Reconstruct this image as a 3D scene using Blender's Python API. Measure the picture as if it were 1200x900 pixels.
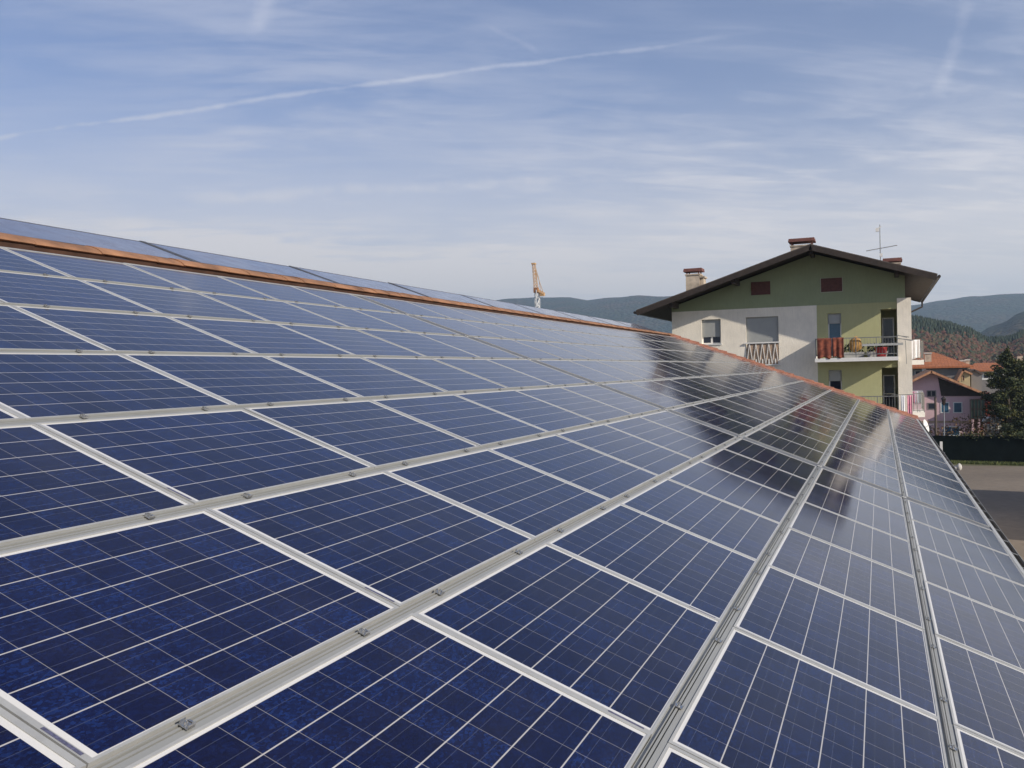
import bpy, bmesh, math, random
from mathutils import Vector, Matrix, Euler, noise

R_ = math.radians
S = bpy.context.scene
for o in list(bpy.data.objects): bpy.data.objects.remove(o)
COL = S.collection
rnd = random.Random(7)

# ------------------------------------------------------------------ camera, sky, sun, exposure
SLOPE = R_(20.5)
CS, SN = math.cos(SLOPE), math.sin(SLOPE)
Z0 = 7.3346                                       # height of the roof plane's lowest rail above the yard
CAM = Vector((-3.131, 0.2442, 9.0))
FPX = 1063.1                                      # focal length in pixels of a 1200 px wide picture
ROT = Matrix(((0.375165, -0.926674, -0.022937), (-0.019686, 0.016773, -0.999666), (0.926749, 0.375491, -0.011950)))
cam = bpy.data.cameras.new('camera'); cam_o = bpy.data.objects.new('camera', cam); COL.objects.link(cam_o)
cam.sensor_fit = 'HORIZONTAL'; cam.sensor_width = 36.0; cam.lens = FPX/1200*36
cam.clip_start = 0.05; cam.clip_end = 40000
m3 = Matrix((ROT[0], -ROT[1], -ROT[2])).transposed()
cam_o.matrix_world = Matrix.Translation(CAM) @ m3.to_4x4()
S.camera = cam_o

SUN_DIR = Vector((-1.8, -4.75, 2.62)).normalized()    # towards the sun
sun = bpy.data.lights.new('sun', 'SUN'); sun.energy = 5.0; sun.angle = R_(0.53); sun.color = (1.0, 0.92, 0.80)
sun_o = bpy.data.objects.new('sun', sun); COL.objects.link(sun_o)
sun_o.rotation_euler = SUN_DIR.to_track_quat('Z', 'Y').to_euler()
sun_o.location = (0, 0, 60)

W = bpy.data.worlds.new('World'); S.world = W; W.use_nodes = True
SKY_STRENGTH = 0.094
S.view_settings.view_transform = 'Standard'; S.view_settings.look = 'None'
S.view_settings.exposure = 0.23; S.view_settings.gamma = 1.0; S.view_settings.use_curve_mapping = False
S.render.engine = 'CYCLES'
S.cycles.use_denoising = True
S.cycles.max_bounces = 8; S.cycles.transparent_max_bounces = 12

def ray(px, py):
    return ROT.transposed() @ Vector(((px-600)/FPX, (py-450)/FPX, 1.0))
def at(px, py, X):
    d = ray(px, py); return CAM + d*((X-CAM.x)/d.x)
def project(w):
    q = ROT @ (Vector(w)-CAM)
    if q.z < 0.05: return None
    return 600+FPX*q.x/q.z, 450+FPX*q.y/q.z

class G:
    """small node-graph helper"""
    def __init__(s, nt): s.nt = nt; s.n = nt.nodes; s.l = nt.links
    def put(s, sock, v):
        if hasattr(v, 'is_linked'): s.l.new(v, sock)
        elif v is not None:
            if isinstance(v, (tuple, list)) and len(v) == 3 and sock.type == 'RGBA': v = (*v, 1)
            sock.default_value = v
    def node(s, t, **k):
        n = s.n.new(t)
        for a, v in k.items(): setattr(n, a, v)
        return n
    def m(s, op, a, b=None, c=None, clamp=False):
        n = s.node('ShaderNodeMath', operation=op, use_clamp=clamp)
        for i, v in enumerate((a, b, c)):
            if v is not None: s.put(n.inputs[i], v)
        return n.outputs[0]
    def v(s, op, a, b=None, sc=None):
        n = s.node('ShaderNodeVectorMath', operation=op)
        s.put(n.inputs[0], a)
        if b is not None: s.put(n.inputs[1], b)
        if sc is not None: s.put(n.inputs['Scale'], sc)
        return n.outputs['Value'] if op in ('DOT_PRODUCT', 'LENGTH') else n.outputs[0]
    def sep(s, a):
        n = s.node('ShaderNodeSeparateXYZ'); s.put(n.inputs[0], a); return n.outputs
    def comb(s, x, y, z):
        n = s.node('ShaderNodeCombineXYZ')
        for i, q in enumerate((x, y, z)): s.put(n.inputs[i], q)
        return n.outputs[0]
    def mix(s, f, a, b):
        n = s.node('ShaderNodeMix', data_type='RGBA'); s.put(n.inputs[0], f); s.put(n.inputs[6], a); s.put(n.inputs[7], b)
        return n.outputs[2]
    def noise(s, vec, scale, detail=4, rough=.55, dist=0.0, col=False):
        n = s.node('ShaderNodeTexNoise'); s.put(n.inputs['Vector'], vec)
        n.inputs['Scale'].default_value = scale; n.inputs['Detail'].default_value = detail
        n.inputs['Roughness'].default_value = rough; n.inputs['Distortion'].default_value = dist
        return n.outputs[1 if col else 0]
    def ramp(s, f, *stops):
        n = s.node('ShaderNodeValToRGB'); s.put(n.inputs[0], f); e = n.color_ramp.elements
        while len(e) < len(stops): e.new(.5)
        for q, (p, c) in zip(e, stops):
            q.position = p; q.color = (c, c, c, 1) if isinstance(c, (int, float)) else (*c, 1)
        return n.outputs[0]
    def rng(s, f, a, b, c=0.0, d=1.0, smooth=True):
        n = s.node('ShaderNodeMapRange', interpolation_type='SMOOTHSTEP' if smooth else 'LINEAR')
        for i, v in enumerate((f, a, b, c, d)): s.put(n.inputs[i], v)
        return n.outputs[0]

# ---- the sky: Nishita with thin cirrus and a few old vapour trails, all laid out by compass direction
def build_world():
    g = G(W.node_tree); g.n.clear()
    out = g.node('ShaderNodeOutputWorld'); bg = g.node('ShaderNodeBackground'); bg.inputs[1].default_value = SKY_STRENGTH
    sky = g.node('ShaderNodeTexSky', sky_type='NISHITA', sun_disc=False)
    sky.sun_elevation = math.asin(SUN_DIR.z); sky.sun_rotation = math.atan2(SUN_DIR.x, SUN_DIR.y)
    sky.altitude = 600; sky.air_density = 1.0; sky.dust_density = 1.6; sky.ozone_density = 2.2
    d = g.node('ShaderNodeTexCoord').outputs['Generated']
    x, y, z = g.sep(d)
    zz = g.m('MAXIMUM', z, 0.0)
    den = g.m('ADD', zz, 0.10)
    q = g.comb(g.m('DIVIDE', x, den), g.m('DIVIDE', y, den), 0.0)
    rot = g.node('ShaderNodeMapping'); g.put(rot.inputs[0], q); rot.inputs['Rotation'].default_value = (0, 0, R_(60))
    qs = g.v('MULTIPLY', rot.outputs[0], (0.42, 1.5, 1.0))
    n1 = g.noise(qs, 1.1, 7, .60, .6)
    n2 = g.noise(q, 0.55, 3, .5, .3)
    n3 = g.noise(qs, 4.5, 6, .62, .9)
    cir = g.m('ADD', g.m('MULTIPLY', n1, .62), g.m('MULTIPLY', n3, .38))
    puff = g.noise(g.v('MULTIPLY', rot.outputs[0], (.8, 1.5, 1.0)), 2.2, 7, .58, 1.0)
    cir = g.m('ADD', cir, g.m('MULTIPLY', g.m('SUBTRACT', puff, .5), .36))
    cir = g.m('MULTIPLY', g.rng(cir, .38, .66), g.rng(n2, .34, .62, .22, 1.0))
    # towards the horizon the veil closes
    low = g.rng(zz, 0.0, 0.33, 1.0, 0.0)
    cover = g.m('ADD', g.m('MULTIPLY', cir, .46), g.m('MULTIPLY', low, g.rng(cir, .0, .8, .74, 1.0)), clamp=True)
    veil = g.m('MULTIPLY', g.rng(zz, .08, .46, .30, 0.0), g.rng(g.noise(q, .8, 4, .55), .3, .62, .35, 1.0))
    cover = g.m('ADD', g.m('ADD', cover, .05), veil, clamp=True)
    # vapour trails: bands along great circles
    def trail(p0, p1, width, amount, seed, wob):
        a, b = ray(*p0).normalized(), ray(*p1).normalized()
        n = a.cross(b).normalized(); mid = (a+b).normalized(); half = math.acos(max(-1, min(1, a.dot(b))))/2
        t = (b-a).normalized()
        w = g.noise(g.v('ADD', d, (seed, seed, 0.0)), 5.0, 5, .55)
        dist = g.m('ADD', g.v('DOT_PRODUCT', d, tuple(n)), g.m('MULTIPLY', g.m('SUBTRACT', w, .5), wob))
        al = g.m('ABSOLUTE', g.v('DOT_PRODUCT', d, tuple(t)))
        patch = g.noise(g.v('ADD', d, (0.0, seed*2.0, seed)), 16.0, 5, .65)
        band = g.rng(g.m('ABSOLUTE', dist), 0.0, g.m('MULTIPLY', g.rng(patch, .3, .7, .6, 1.5), width), 1.0, 0.0)
        ends = g.rng(al, math.sin(half)*.55, math.sin(half)*1.08, 1.0, 0.0)
        front = g.m('GREATER_THAN', g.v('DOT_PRODUCT', d, tuple(mid)), 0.2)
        return g.m('MULTIPLY', g.m('MULTIPLY', g.m('MULTIPLY', band, ends), front), g.m('MULTIPLY', g.rng(patch, .34, .60, .18, 1.0), amount))
    for tr in (((-200, 189), (900, 35), .0032, .40, 3.1, .014), ((1096, 118), (1136, -10), .009, .22, 5.3, .02),
               ((150, 236), (760, 206), .008, .2, 8.7, .02), ((300, 50), (330, -30), .011, .22, 1.9, .03),
               ((560, 20), (640, 62), .004, .14, 9.9, .02)):
        cover = g.m('ADD', cover, trail(*tr), clamp=True)
    col = g.mix(cover, g.v('MULTIPLY', sky.outputs[0], (.92, .93, 1.14)), g.mix(low, (6.1, 6.35, 7.5), (11.6, 10.5, 9.3)))
    g.put(bg.inputs[0], col); g.l.new(bg.outputs[0], out.inputs[0])
build_world()

# ------------------------------------------------------------------ materials
MATS = {}
def mat(name, color, rough=.6, metal=0.0, var=.0, scale=3.0, bump=0.0, bscale=40.0, spec=.5, coords='Object', coat=0.0, tint=None):
    """a procedural material: base colour with soft uneven wear, plus optional fine bump"""
    m = bpy.data.materials.new(name); m.use_nodes = True; g = G(m.node_tree)
    b = g.n['Principled BSDF']; b.inputs['Roughness'].default_value = rough; b.inputs['Metallic'].default_value = metal
    b.inputs['Specular IOR Level'].default_value = spec; b.inputs['Coat Weight'].default_value = coat
    co = g.node('ShaderNodeTexCoord').outputs[coords]
    if var or tint:
        n = g.noise(co, scale, 6, .6)
        dark = tuple(c*(1-var) for c in color); light = tint or tuple(min(1, c*(1+var*.7)) for c in color)
        g.put(b.inputs['Base Color'], g.ramp(n, (.32, dark), (.68, light)))
        g.put(b.inputs['Roughness'], g.rng(g.noise(co, scale*2.3, 4), .3, .7, max(.02, rough-.08), min(1, rough+.08)))
    else: b.inputs['Base Color'].default_value = (*color, 1)
    if bump:
        bp = g.node('ShaderNodeBump'); bp.inputs['Strength'].default_value = bump; bp.inputs['Distance'].default_value = .02
        g.put(bp.inputs['Height'], g.noise(co, bscale, 5, .6)); g.put(b.inputs['Normal'], bp.outputs[0])
    MATS[name] = m; return m

mat('aluminium', (.43, .425, .40), .48, .30, .10, 9)
mat('rail_metal', (.30, .30, .282), .5, .2, .06, 2)
mat('steel', (.55, .54, .52), .28, .9, .1, 12)
mat('gap_shade_steel', (.12, .12, .12), .5, .5, .2, 10)
mat('grey_flashing', (.13, .132, .135), .55, .0, .3, 4)
mat('gutter_metal', (.035, .026, .022), .45, .2, .3, 4)
mat('terracotta', (.31, .130, .078), .8, 0, .45, 5, .4, 60)
mat('ridge_clay', (.285, .140, .070), .8, 0, .45, 2.2, .4, 50)
mat('ridge_board_shade', (.075, .036, .022), .8, 0, .5, 3)
mat('old_tile', (.085, .066, .058), .85, 0, .4, 3, .4, 30)
mat('orange_tile', (.40, .135, .045), .85, 0, .3, .6)
mat('pale_tile', (.44, .21, .11), .85, 0, .35, .8)
mat('white_plaster', (.84, .77, .65), .9, 0, .10, 1.1, .5, 16)
mat('house_plaster', (.50, .47, .42), .9, 0, .15, .5)
mat('pink_plaster', (.66, .45, .47), .9, 0, .10, .5)
mat('yellow_plaster', (.52, .40, .22), .9, 0, .12, .5)
mat('grey_plaster', (.22, .20, .19), .9, 0, .15, .6)
mat('sage_plaster', (.29, .325, .19), .9, 0, .07, .6, .2, 40)
mat('lime_plaster', (.42, .41, .215), .9, 0, .07, .7, .2, 40)
mat('trim_white', (.74, .72, .68), .6, 0, .06, 3)
mat('shutter_grey', (.34, .345, .33), .6, 0, .05, 3)
mat('dark_wood', (.034, .023, .017), .75, 0, .35, 4, .3, 30)
mat('vent_frame', (.36, .36, .27), .8, 0, .1, 3)
mat('brown_vent', (.11, .038, .028), .7, 0, .25, 8)
mat('chimney_render', (.50, .41, .31), .9, 0, .35, 2.4, .3, 30)
mat('cap_clay', (.17, .065, .05), .7, 0, .3, 6)
mat('brass_panel', (.38, .27, .19), .8, 0, .15, 3)
mat('glass_dark', (.02, .025, .04), .06, 0, 0)
mat('glass_blue', (.03, .10, .17), .08, 0, .3, 1.5)
mat('glass_green', (.06, .10, .085), .10, 0, .3, 1.5)
mat('red_cloth', (.21, .045, .028), .9, 0, .6, 5, tint=(.30, .085, .045))
mat('yellow_cloth', (.55, .30, .09), .9, 0, .3, 5)
mat('white_cloth', (.78, .77, .78), .9, 0, .08, 5)
mat('pink_cloth', (.72, .30, .38), .9, 0, .25, 6)
mat('red_plastic', (.45, .03, .03), .5, 0, .1, 6)
mat('rail_grey', (.22, .22, .21), .5, .3, .2, 5)
mat('planter_grey', (.42, .42, .40), .7, 0, .15, 5)
mat('crane_brown', (.30, .13, .05), .6, 0, .2, 1)
mat('crane_yellow', (.52, .30, .12), .6, 0, .15, 1)
mat('crane_white', (.62, .62, .62), .6, 0, .1, 1)
mat('pole_wood', (.10, .075, .06), .85, 0, .3, 2)
mat('pole_metal', (.28, .29, .30), .5, .4, .15, 2)
mat('net_green', (.0045, .0080, .0072), .9, 0, .45, 1.2, spec=.08)
mat('net_post', (.14, .14, .13), .7, 0, .2, 2)
mat('bark', (.06, .045, .035), .9, 0, .4, 4, .5, 20)
mat('stone_pale', (.55, .52, .47), .9, 0, .25, 3)
mat('red_vine', (.24, .035, .025), .8, 0, .5, 2)
mat('wall_backing', (.40, .37, .33), .9, 0, .15, .8)
mat('collector_frame', (.13, .13, .14), .4, .5, .1, 5)
mat('collector_glass', (.115, .105, .120), .2, 0, .3, 1.2, coat=.6)
mat('black_rubber', (.02, .02, .02), .6)
mat('sticker', (.10, .10, .16), .5, 0, .5, 120)
mat('side_house_wall', (.46, .41, .34), .9, 0, .12, .6)

def plaster_streaks(name, dirt=(.50, .46, .40), amt=.20):
    m = MATS[name]; g = G(m.node_tree); b = g.n['Principled BSDF']; co = g.node('ShaderNodeTexCoord').outputs['Object']
    src = b.inputs['Base Color'].links[0].from_socket
    st = g.noise(g.v('MULTIPLY', co, (5.0, 5.0, .9)), 2.6, 6, .7)
    st2 = g.noise(g.v('MULTIPLY', co, (1.0, 1.0, .16)), 1.3, 4, .6)
    g.put(b.inputs['Base Color'], g.mix(g.m('MULTIPLY', g.rng(st, .38, .70), amt), g.mix(g.m('MULTIPLY', g.rng(st2, .5, .8), .14), src, dirt), dirt))
plaster_streaks('white_plaster'); plaster_streaks('lime_plaster', (.27, .26, .15), .16); plaster_streaks('sage_plaster', (.20, .225, .14), .22); plaster_streaks('pink_plaster', (.42, .31, .33), .2)

def foliage_mat(name, stops, attr='tint'):
    m = bpy.data.materials.new(name); m.use_nodes = True; g = G(m.node_tree); b = g.n['Principled BSDF']
    a = g.node('ShaderNodeAttribute', attribute_name=attr)
    g.put(b.inputs['Base Color'], g.ramp(a.outputs['Fac'], *stops))
    b.inputs['Roughness'].default_value = .75; b.inputs['Specular IOR Level'].default_value = .25
    MATS[name] = m; return m
foliage_mat('conifer', ((0, (.018, .025, .012)), (.5, (.042, .055, .020)), (1, (.13, .12, .036))))
foliage_mat('autumn_wood', ((0, (.020, .034, .024)), (.42, (.034, .050, .026)), (.6, (.065, .052, .026)), (.8, (.115, .052, .028)), (1, (.095, .040, .03))))
foliage_mat('dry_shrub', ((0, (.05, .045, .02)), (.5, (.14, .085, .035)), (1, (.20, .11, .05))))
foliage_mat('vine_leaf', ((0, (.10, .02, .018)), (1, (.26, .05, .03))))
foliage_mat('short_grass', ((0, (.05, .07, .02)), (1, (.13, .14, .045))))

def laminate_mat():
    """60 mm-fine picture of a polycrystalline module: 9 x 6 cells, bus bars, white gaps, all under glass"""
    m = bpy.data.materials.new('solar_laminate'); m.use_nodes = True; g = G(m.node_tree); b = g.n['Principled BSDF']
    co = g.node('ShaderNodeTexCoord').outputs['Object']; rnd_o = g.node('ShaderNodeObjectInfo').outputs['Random']
    x, y, _ = g.sep(co)
    P = .1592; Q_ = .1617; y = g.m('ADD', y, .0040)
    a = g.m('ADD', g.m('DIVIDE', x, P), 4.5); c = g.m('ADD', g.m('DIVIDE', y, Q_), 3.0)
    fa, fc = g.m('FRACT', a), g.m('FRACT', c)
    da = g.m('ABSOLUTE', g.m('SUBTRACT', fa, .5)); dc = g.m('ABSOLUTE', g.m('SUBTRACT', fc, .5))
    gu = g.rng(da, .5-.0105, .5-.0055, smooth=False); gv = g.rng(dc, .5-.0175, .5-.0115, smooth=False)
    outside = g.m('MAXIMUM', g.m('GREATER_THAN', g.m('ABSOLUTE', x), P*4.5-.001), g.m('GREATER_THAN', g.m('ABSOLUTE', y), Q_*3-.001))
    bus = g.m('ABSOLUTE', g.m('SUBTRACT', dc, .235)); bus = g.rng(bus, .004, .008, 1.0, 0.0, smooth=False)
    cell = g.comb(g.m('FLOOR', a), g.m('FLOOR', c), g.m('MULTIPLY', rnd_o, 91.0))
    wn = g.node('ShaderNodeTexWhiteNoise'); g.put(wn.inputs['Vector'], cell)
    vo = g.node('ShaderNodeTexVoronoi', feature='F1'); vo.inputs['Scale'].default_value = 105
    off = g.v('ADD', co, g.v('SCALE', g.comb(1.0, 2.0, 3.0), sc=g.m('MULTIPLY', rnd_o, 17.0)))
    warp = g.v('ADD', off, g.v('SCALE', g.noise(off, 25, 3, col=True), sc=.02))
    g.put(vo.inputs['Vector'], g.v('MULTIPLY', warp, (0.75, 1.3, 1.0)))
    crystal = g.sep(vo.outputs['Color'])[0]
    cloud = g.noise(off, 7, 4, .6)
    t = g.m('ADD', g.m('ADD', g.m('MULTIPLY', crystal, .50), g.m('MULTIPLY', wn.outputs['Value'], .28)), g.m('MULTIPLY', cloud, .5))
    blue = g.ramp(t, (.30, (.0022, .0026, .020)), (.62, (.0028, .0044, .032)), (.80, (.0034, .0076, .046)), (1.0, (.006, .018, .088)))
    blue = g.v('SCALE', blue, sc=g.rng(g.m('FRACT', g.m('MULTIPLY', rnd_o, 7.31)), 0.0, 1.0, .86, 1.08, smooth=False))
    colr = g.mix(g.m('MULTIPLY', bus, .16), blue, (.24, .27, .33))
    colr = g.mix(g.m('MULTIPLY', gu, .42), colr, (.50, .47, .43))
    colr = g.mix(g.m('MULTIPLY', gv, .85), colr, (.50, .475, .44))
    colr = g.mix(outside, colr, (.60, .585, .555))
    # a breath of dust on the glass
    dust = g.rng(g.noise(off, 3.0, 5, .65), .40, .8, .0, .012)
    colr = g.mix(dust, colr, (.42, .38, .33))
    g.put(b.inputs['Base Color'], colr)
    b.inputs['Roughness'].default_value = .5; b.inputs['Specular IOR Level'].default_value = .0
    b.inputs['Coat Weight'].default_value = 1.0; b.inputs['Coat IOR'].default_value = 1.42
    g.put(b.inputs['Coat Roughness'], g.rng(g.noise(off, 2.0, 3), .3, .7, .085, .115))
    MATS['solar_laminate'] = m
laminate_mat()

def roof_tile_mat(name, base, dark, along='x', w=.24, row=.36):
    """rows of clay tiles on a slope, in object space"""
    m = bpy.data.materials.new(name); m.use_nodes = True; g = G(m.node_tree); b = g.n['Principled BSDF']
    co = g.node('ShaderNodeTexCoord').outputs['Object']; x, y, z = g.sep(co)
    if along == 'y': x, y = y, x
    fx, fy = g.m('DIVIDE', x, w), g.m('DIVIDE', y, row)
    wn = g.node('ShaderNodeTexWhiteNoise'); g.put(wn.inputs['Vector'], g.comb(g.m('FLOOR', fx), g.m('FLOOR', fy), 0.0))
    t = g.m('ADD', g.m('MULTIPLY', wn.outputs['Value'], .6), g.m('MULTIPLY', g.noise(co, .5, 5, .6), .5))
    g.put(b.inputs['Base Color'], g.ramp(t, (.2, dark), (.85, base)))
    h = g.m('ADD', g.m('SINE', g.m('MULTIPLY', fx, 2*math.pi)), g.m('MULTIPLY', g.m('FRACT', fy), 1.2))
    bp = g.node('ShaderNodeBump'); bp.inputs['Strength'].default_value = .8; bp.inputs['Distance'].default_value = .05
    g.put(bp.inputs['Height'], h); g.put(b.inputs['Normal'], bp.outputs[0]); b.inputs['Roughness'].default_value = .85
    MATS[name] = m
roof_tile_mat('tiles_main', (.30, .12, .07), (.10, .05, .035))
roof_tile_mat('tiles_orange', (.40, .135, .05), (.29, .095, .036), w=.28, row=.40)
roof_tile_mat('tiles_pale', (.46, .24, .13), (.32, .15, .08), w=.28, row=.40)
roof_tile_mat('tiles_grey', (.10, .082, .075), (.045, .035, .03))

def ground_mat(name, a, b_, c, sc):
    m = bpy.data.materials.new(name); m.use_nodes = True; g = G(m.node_tree); b = g.n['Principled BSDF']
    co = g.node('ShaderNodeTexCoord').outputs['Object']
    n = g.m('ADD', g.m('MULTIPLY', g.noise(co, sc, 8, .62), .6), g.m('MULTIPLY', g.noise(co, sc*14, 6, .6), .4))
    g.put(b.inputs['Base Color'], g.ramp(n, (.32, a), (.5, b_), (.68, c))); b.inputs['Roughness'].default_value = .95
    bp = g.node('ShaderNodeBump'); bp.inputs['Strength'].default_value = .4; bp.inputs['Distance'].default_value = .05
    g.put(bp.inputs['Height'], g.noise(co, sc*40, 5, .65)); g.put(b.inputs['Normal'], bp.outputs[0])
    MATS[name] = m
ground_mat('meadow', (.045, .060, .022), (.075, .085, .032), (.12, .105, .05), .02)
ground_mat('yard_dirt', (.13, .102, .076), (.175, .14, .103), (.23, .185, .138), .12)
ground_mat('asphalt', (.045, .044, .043), (.055, .053, .052), (.07, .066, .062), .3)

def hill_mat(name, cols, sc):
    m = bpy.data.materials.new(name); m.use_nodes = True; g = G(m.node_tree); b = g.n['Principled BSDF']
    co = g.node('ShaderNodeTexCoord').outputs['Object']
    n = g.m('ADD', g.m('MULTIPLY', g.noise(co, sc, 5, .6), .65), g.m('MULTIPLY', g.noise(co, sc*12, 6, .7), .35))
    g.put(b.inputs['Base Color'], g.ramp(n, (.34, cols[0]), (.48, cols[1]), (.58, cols[2]), (.70, cols[3]))); b.inputs['Roughness'].default_value = .95
    b.inputs['Specular IOR Level'].default_value = .1
    bp = g.node('ShaderNodeBump'); bp.inputs['Strength'].default_value = 1.0; bp.inputs['Distance'].default_value = 12.0
    vo = g.node('ShaderNodeTexVoronoi'); g.put(vo.inputs['Vector'], co); vo.inputs['Scale'].default_value = sc*16
    g.put(bp.inputs['Height'], g.m('SUBTRACT', 1.0, vo.outputs[0])); g.put(b.inputs['Normal'], bp.outputs[0])
    MATS[name] = m
hill_mat('forest_far', ((.020, .034, .022), (.028, .044, .026), (.06, .05, .03), (.11, .06, .035)), .005)
hill_mat('forest_near', ((.022, .036, .022), (.05, .05, .028), (.13, .06, .035), (.10, .10, .05)), .02)

# ------------------------------------------------------------------ mesh helpers
class MB:
    def __init__(s): s.v = []; s.f = []; s.mi = []; s.tint = None
    def add(s, vs, fs, mi=0):
        b = len(s.v); s.v += [tuple(q) for q in vs]; s.f += [tuple(i+b for i in f) for f in fs]; s.mi += [mi]*len(fs); return s
    def box(s, x0, x1, y0, y1, z0, z1, mi=0, mtx=None):
        vs = [Vector((x, y, z)) for x in (x0, x1) for y in (y0, y1) for z in (z0, z1)]
        if mtx is not None: vs = [mtx @ q for q in vs]
        return s.add(vs, [(0, 1, 3, 2), (4, 6, 7, 5), (0, 4, 5, 1), (2, 3, 7, 6), (0, 2, 6, 4), (1, 5, 7, 3)], mi)
    def prism(s, poly, axis, a, b, mi=0):
        """extrude a 2-D outline along an axis ('x','y','z') from a to b"""
        mk = {'x': lambda p, t: (t, p[0], p[1]), 'y': lambda p, t: (p[0], t, p[1]), 'z': lambda p, t: (p[0], p[1], t)}[axis]
        n = len(poly); vs = [mk(p, a) for p in poly]+[mk(p, b) for p in poly]
        fs = [tuple(range(n-1, -1, -1)), tuple(range(n, 2*n))]+[(i, (i+1) % n, n+(i+1) % n, n+i) for i in range(n)]
        return s.add(vs, fs, mi)
    def tube(s, p0, p1, r0, r1=None, n=8, mi=0, caps=True):
        p0, p1 = Vector(p0), Vector(p1); r1 = r0 if r1 is None else r1
        d = (p1-p0).normalized(); u = d.orthogonal().normalized(); w = d.cross(u)
        vs = [p+(u*math.cos(2*math.pi*k/n)+w*math.sin(2*math.pi*k/n))*r for p, r in ((p0, r0), (p1, r1)) for k in range(n)]
        fs = [(k, (k+1) % n, n+(k+1) % n, n+k) for k in range(n)]
        if caps: fs += [tuple(range(n-1, -1, -1)), tuple(range(n, 2*n))]
        return s.add(vs, fs, mi)
    def bar(s, p0, p1, w, h=None, mi=0):
        """square bar between two points"""
        p0, p1 = Vector(p0), Vector(p1); h = h or w; d = (p1-p0).normalized()
        up = Vector((0, 0, 1)) if abs(d.z) < .95 else Vector((1, 0, 0))
        u = d.cross(up).normalized()*w/2; v = u.cross(d).normalized()*h/2
        vs = [p+a*u+b*v for p in (p0, p1) for a, b in ((-1, -1), (1, -1), (1, 1), (-1, 1))]
        return s.add(vs, [(3, 2, 1, 0), (4, 5, 6, 7), (0, 1, 5, 4), (1, 2, 6, 5), (2, 3, 7, 6), (3, 0, 4, 7)], mi)
    def quadslab(s, pts, t, mi=0):
        """a slab: four corner points, thickness t along the face normal (downwards)"""
        pts = [Vector(p) for p in pts]; n = (pts[1]-pts[0]).cross(pts[3]-pts[0]).normalized()
        if n.z < 0: n = -n
        vs = pts+[p-n*t for p in pts]
        return s.add(vs, [(0, 1, 2, 3), (7, 6, 5, 4), (0, 4, 5, 1), (1, 5, 6, 2), (2, 6, 7, 3), (3, 7, 4, 0)], mi)
    def build(s, name, mats, parent=None, smooth=False, loc=None):
        me = bpy.data.meshes.new(name); me.from_pydata(s.v, [], s.f)
        for m_ in ([mats] if isinstance(mats, str) else mats): me.materials.append(MATS[m_])
        me.polygons.foreach_set('material_index', s.mi)
        if s.tint is not None:
            at_ = me.attributes.new('tint', 'FLOAT', 'FACE'); at_.data.foreach_set('value', s.tint)
        if not smooth or smooth == 'none': pass
        else: me.polygons.foreach_set('use_smooth', [True]*len(me.polygons))
        bm = bmesh.new(); bm.from_mesh(me)
        if s.tint is None: bmesh.ops.recalc_face_normals(bm, faces=bm.faces)
        bm.to_mesh(me); bm.free(); me.update()
        o = bpy.data.objects.new(name, me); COL.objects.link(o)
        if loc is not None: o.location = loc
        if parent is not None: o.parent = parent
        return o

def tag(o, label=None, cat=None, group=None, kind=None):
    if label: o['label'] = label
    if cat: o['category'] = cat
    if group: o['group'] = group
    if kind: o['kind'] = kind
    return o
def thing(name, label, cat, loc=(0, 0, 0), rot=(0, 0, 0), group=None):
    o = bpy.data.objects.new(name, None); COL.objects.link(o); o.location = loc; o.rotation_euler = rot
    o.empty_display_size = .1
    return tag(o, label, cat, group)
def roof_pt(U, Sv, N=0.0):
    return Vector((U, Sv*CS-N*SN, Sv*SN+N*CS+Z0))
ROOF_ROT = (SLOPE, 0, 0)
ORD = ['first', 'second', 'third', 'fourth', 'fifth', 'sixth', 'seventh', 'eighth', 'ninth', 'tenth', 'eleventh', 'twelfth',
       'thirteenth', 'fourteenth', 'fifteenth', 'sixteenth', 'seventeenth', 'eighteenth', 'nineteenth', 'twentieth']

# ------------------------------------------------------------------ SETTING: ground, yard, hills
b = MB()
RG = 6500
ring = [(math.cos(2*math.pi*k/64)*RG, math.sin(2*math.pi*k/64)*RG, 0) for k in range(64)]
b.add([(0, 0, 0)]+ring, [(0, 1+k, 1+(k+1) % 64) for k in range(64)])
tag(b.build('ground', 'meadow'), kind='structure')
b = MB(); b.add([(-20, -75, .004), (83, -75, .004), (85.2, -9, .004), (85.2, 14, .004), (-20, 14, .004)], [(0, 1, 2, 3, 4)])
tag(b.build('yard', 'yard_dirt'), kind='structure')
b = MB(); b.add([(87, -80, .004), (89.5, -80, .004), (92.5, 14, .004), (90, 14, .004)], [(0, 1, 2, 3)])
tag(b.build('road', 'asphalt'), kind='structure')

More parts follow.
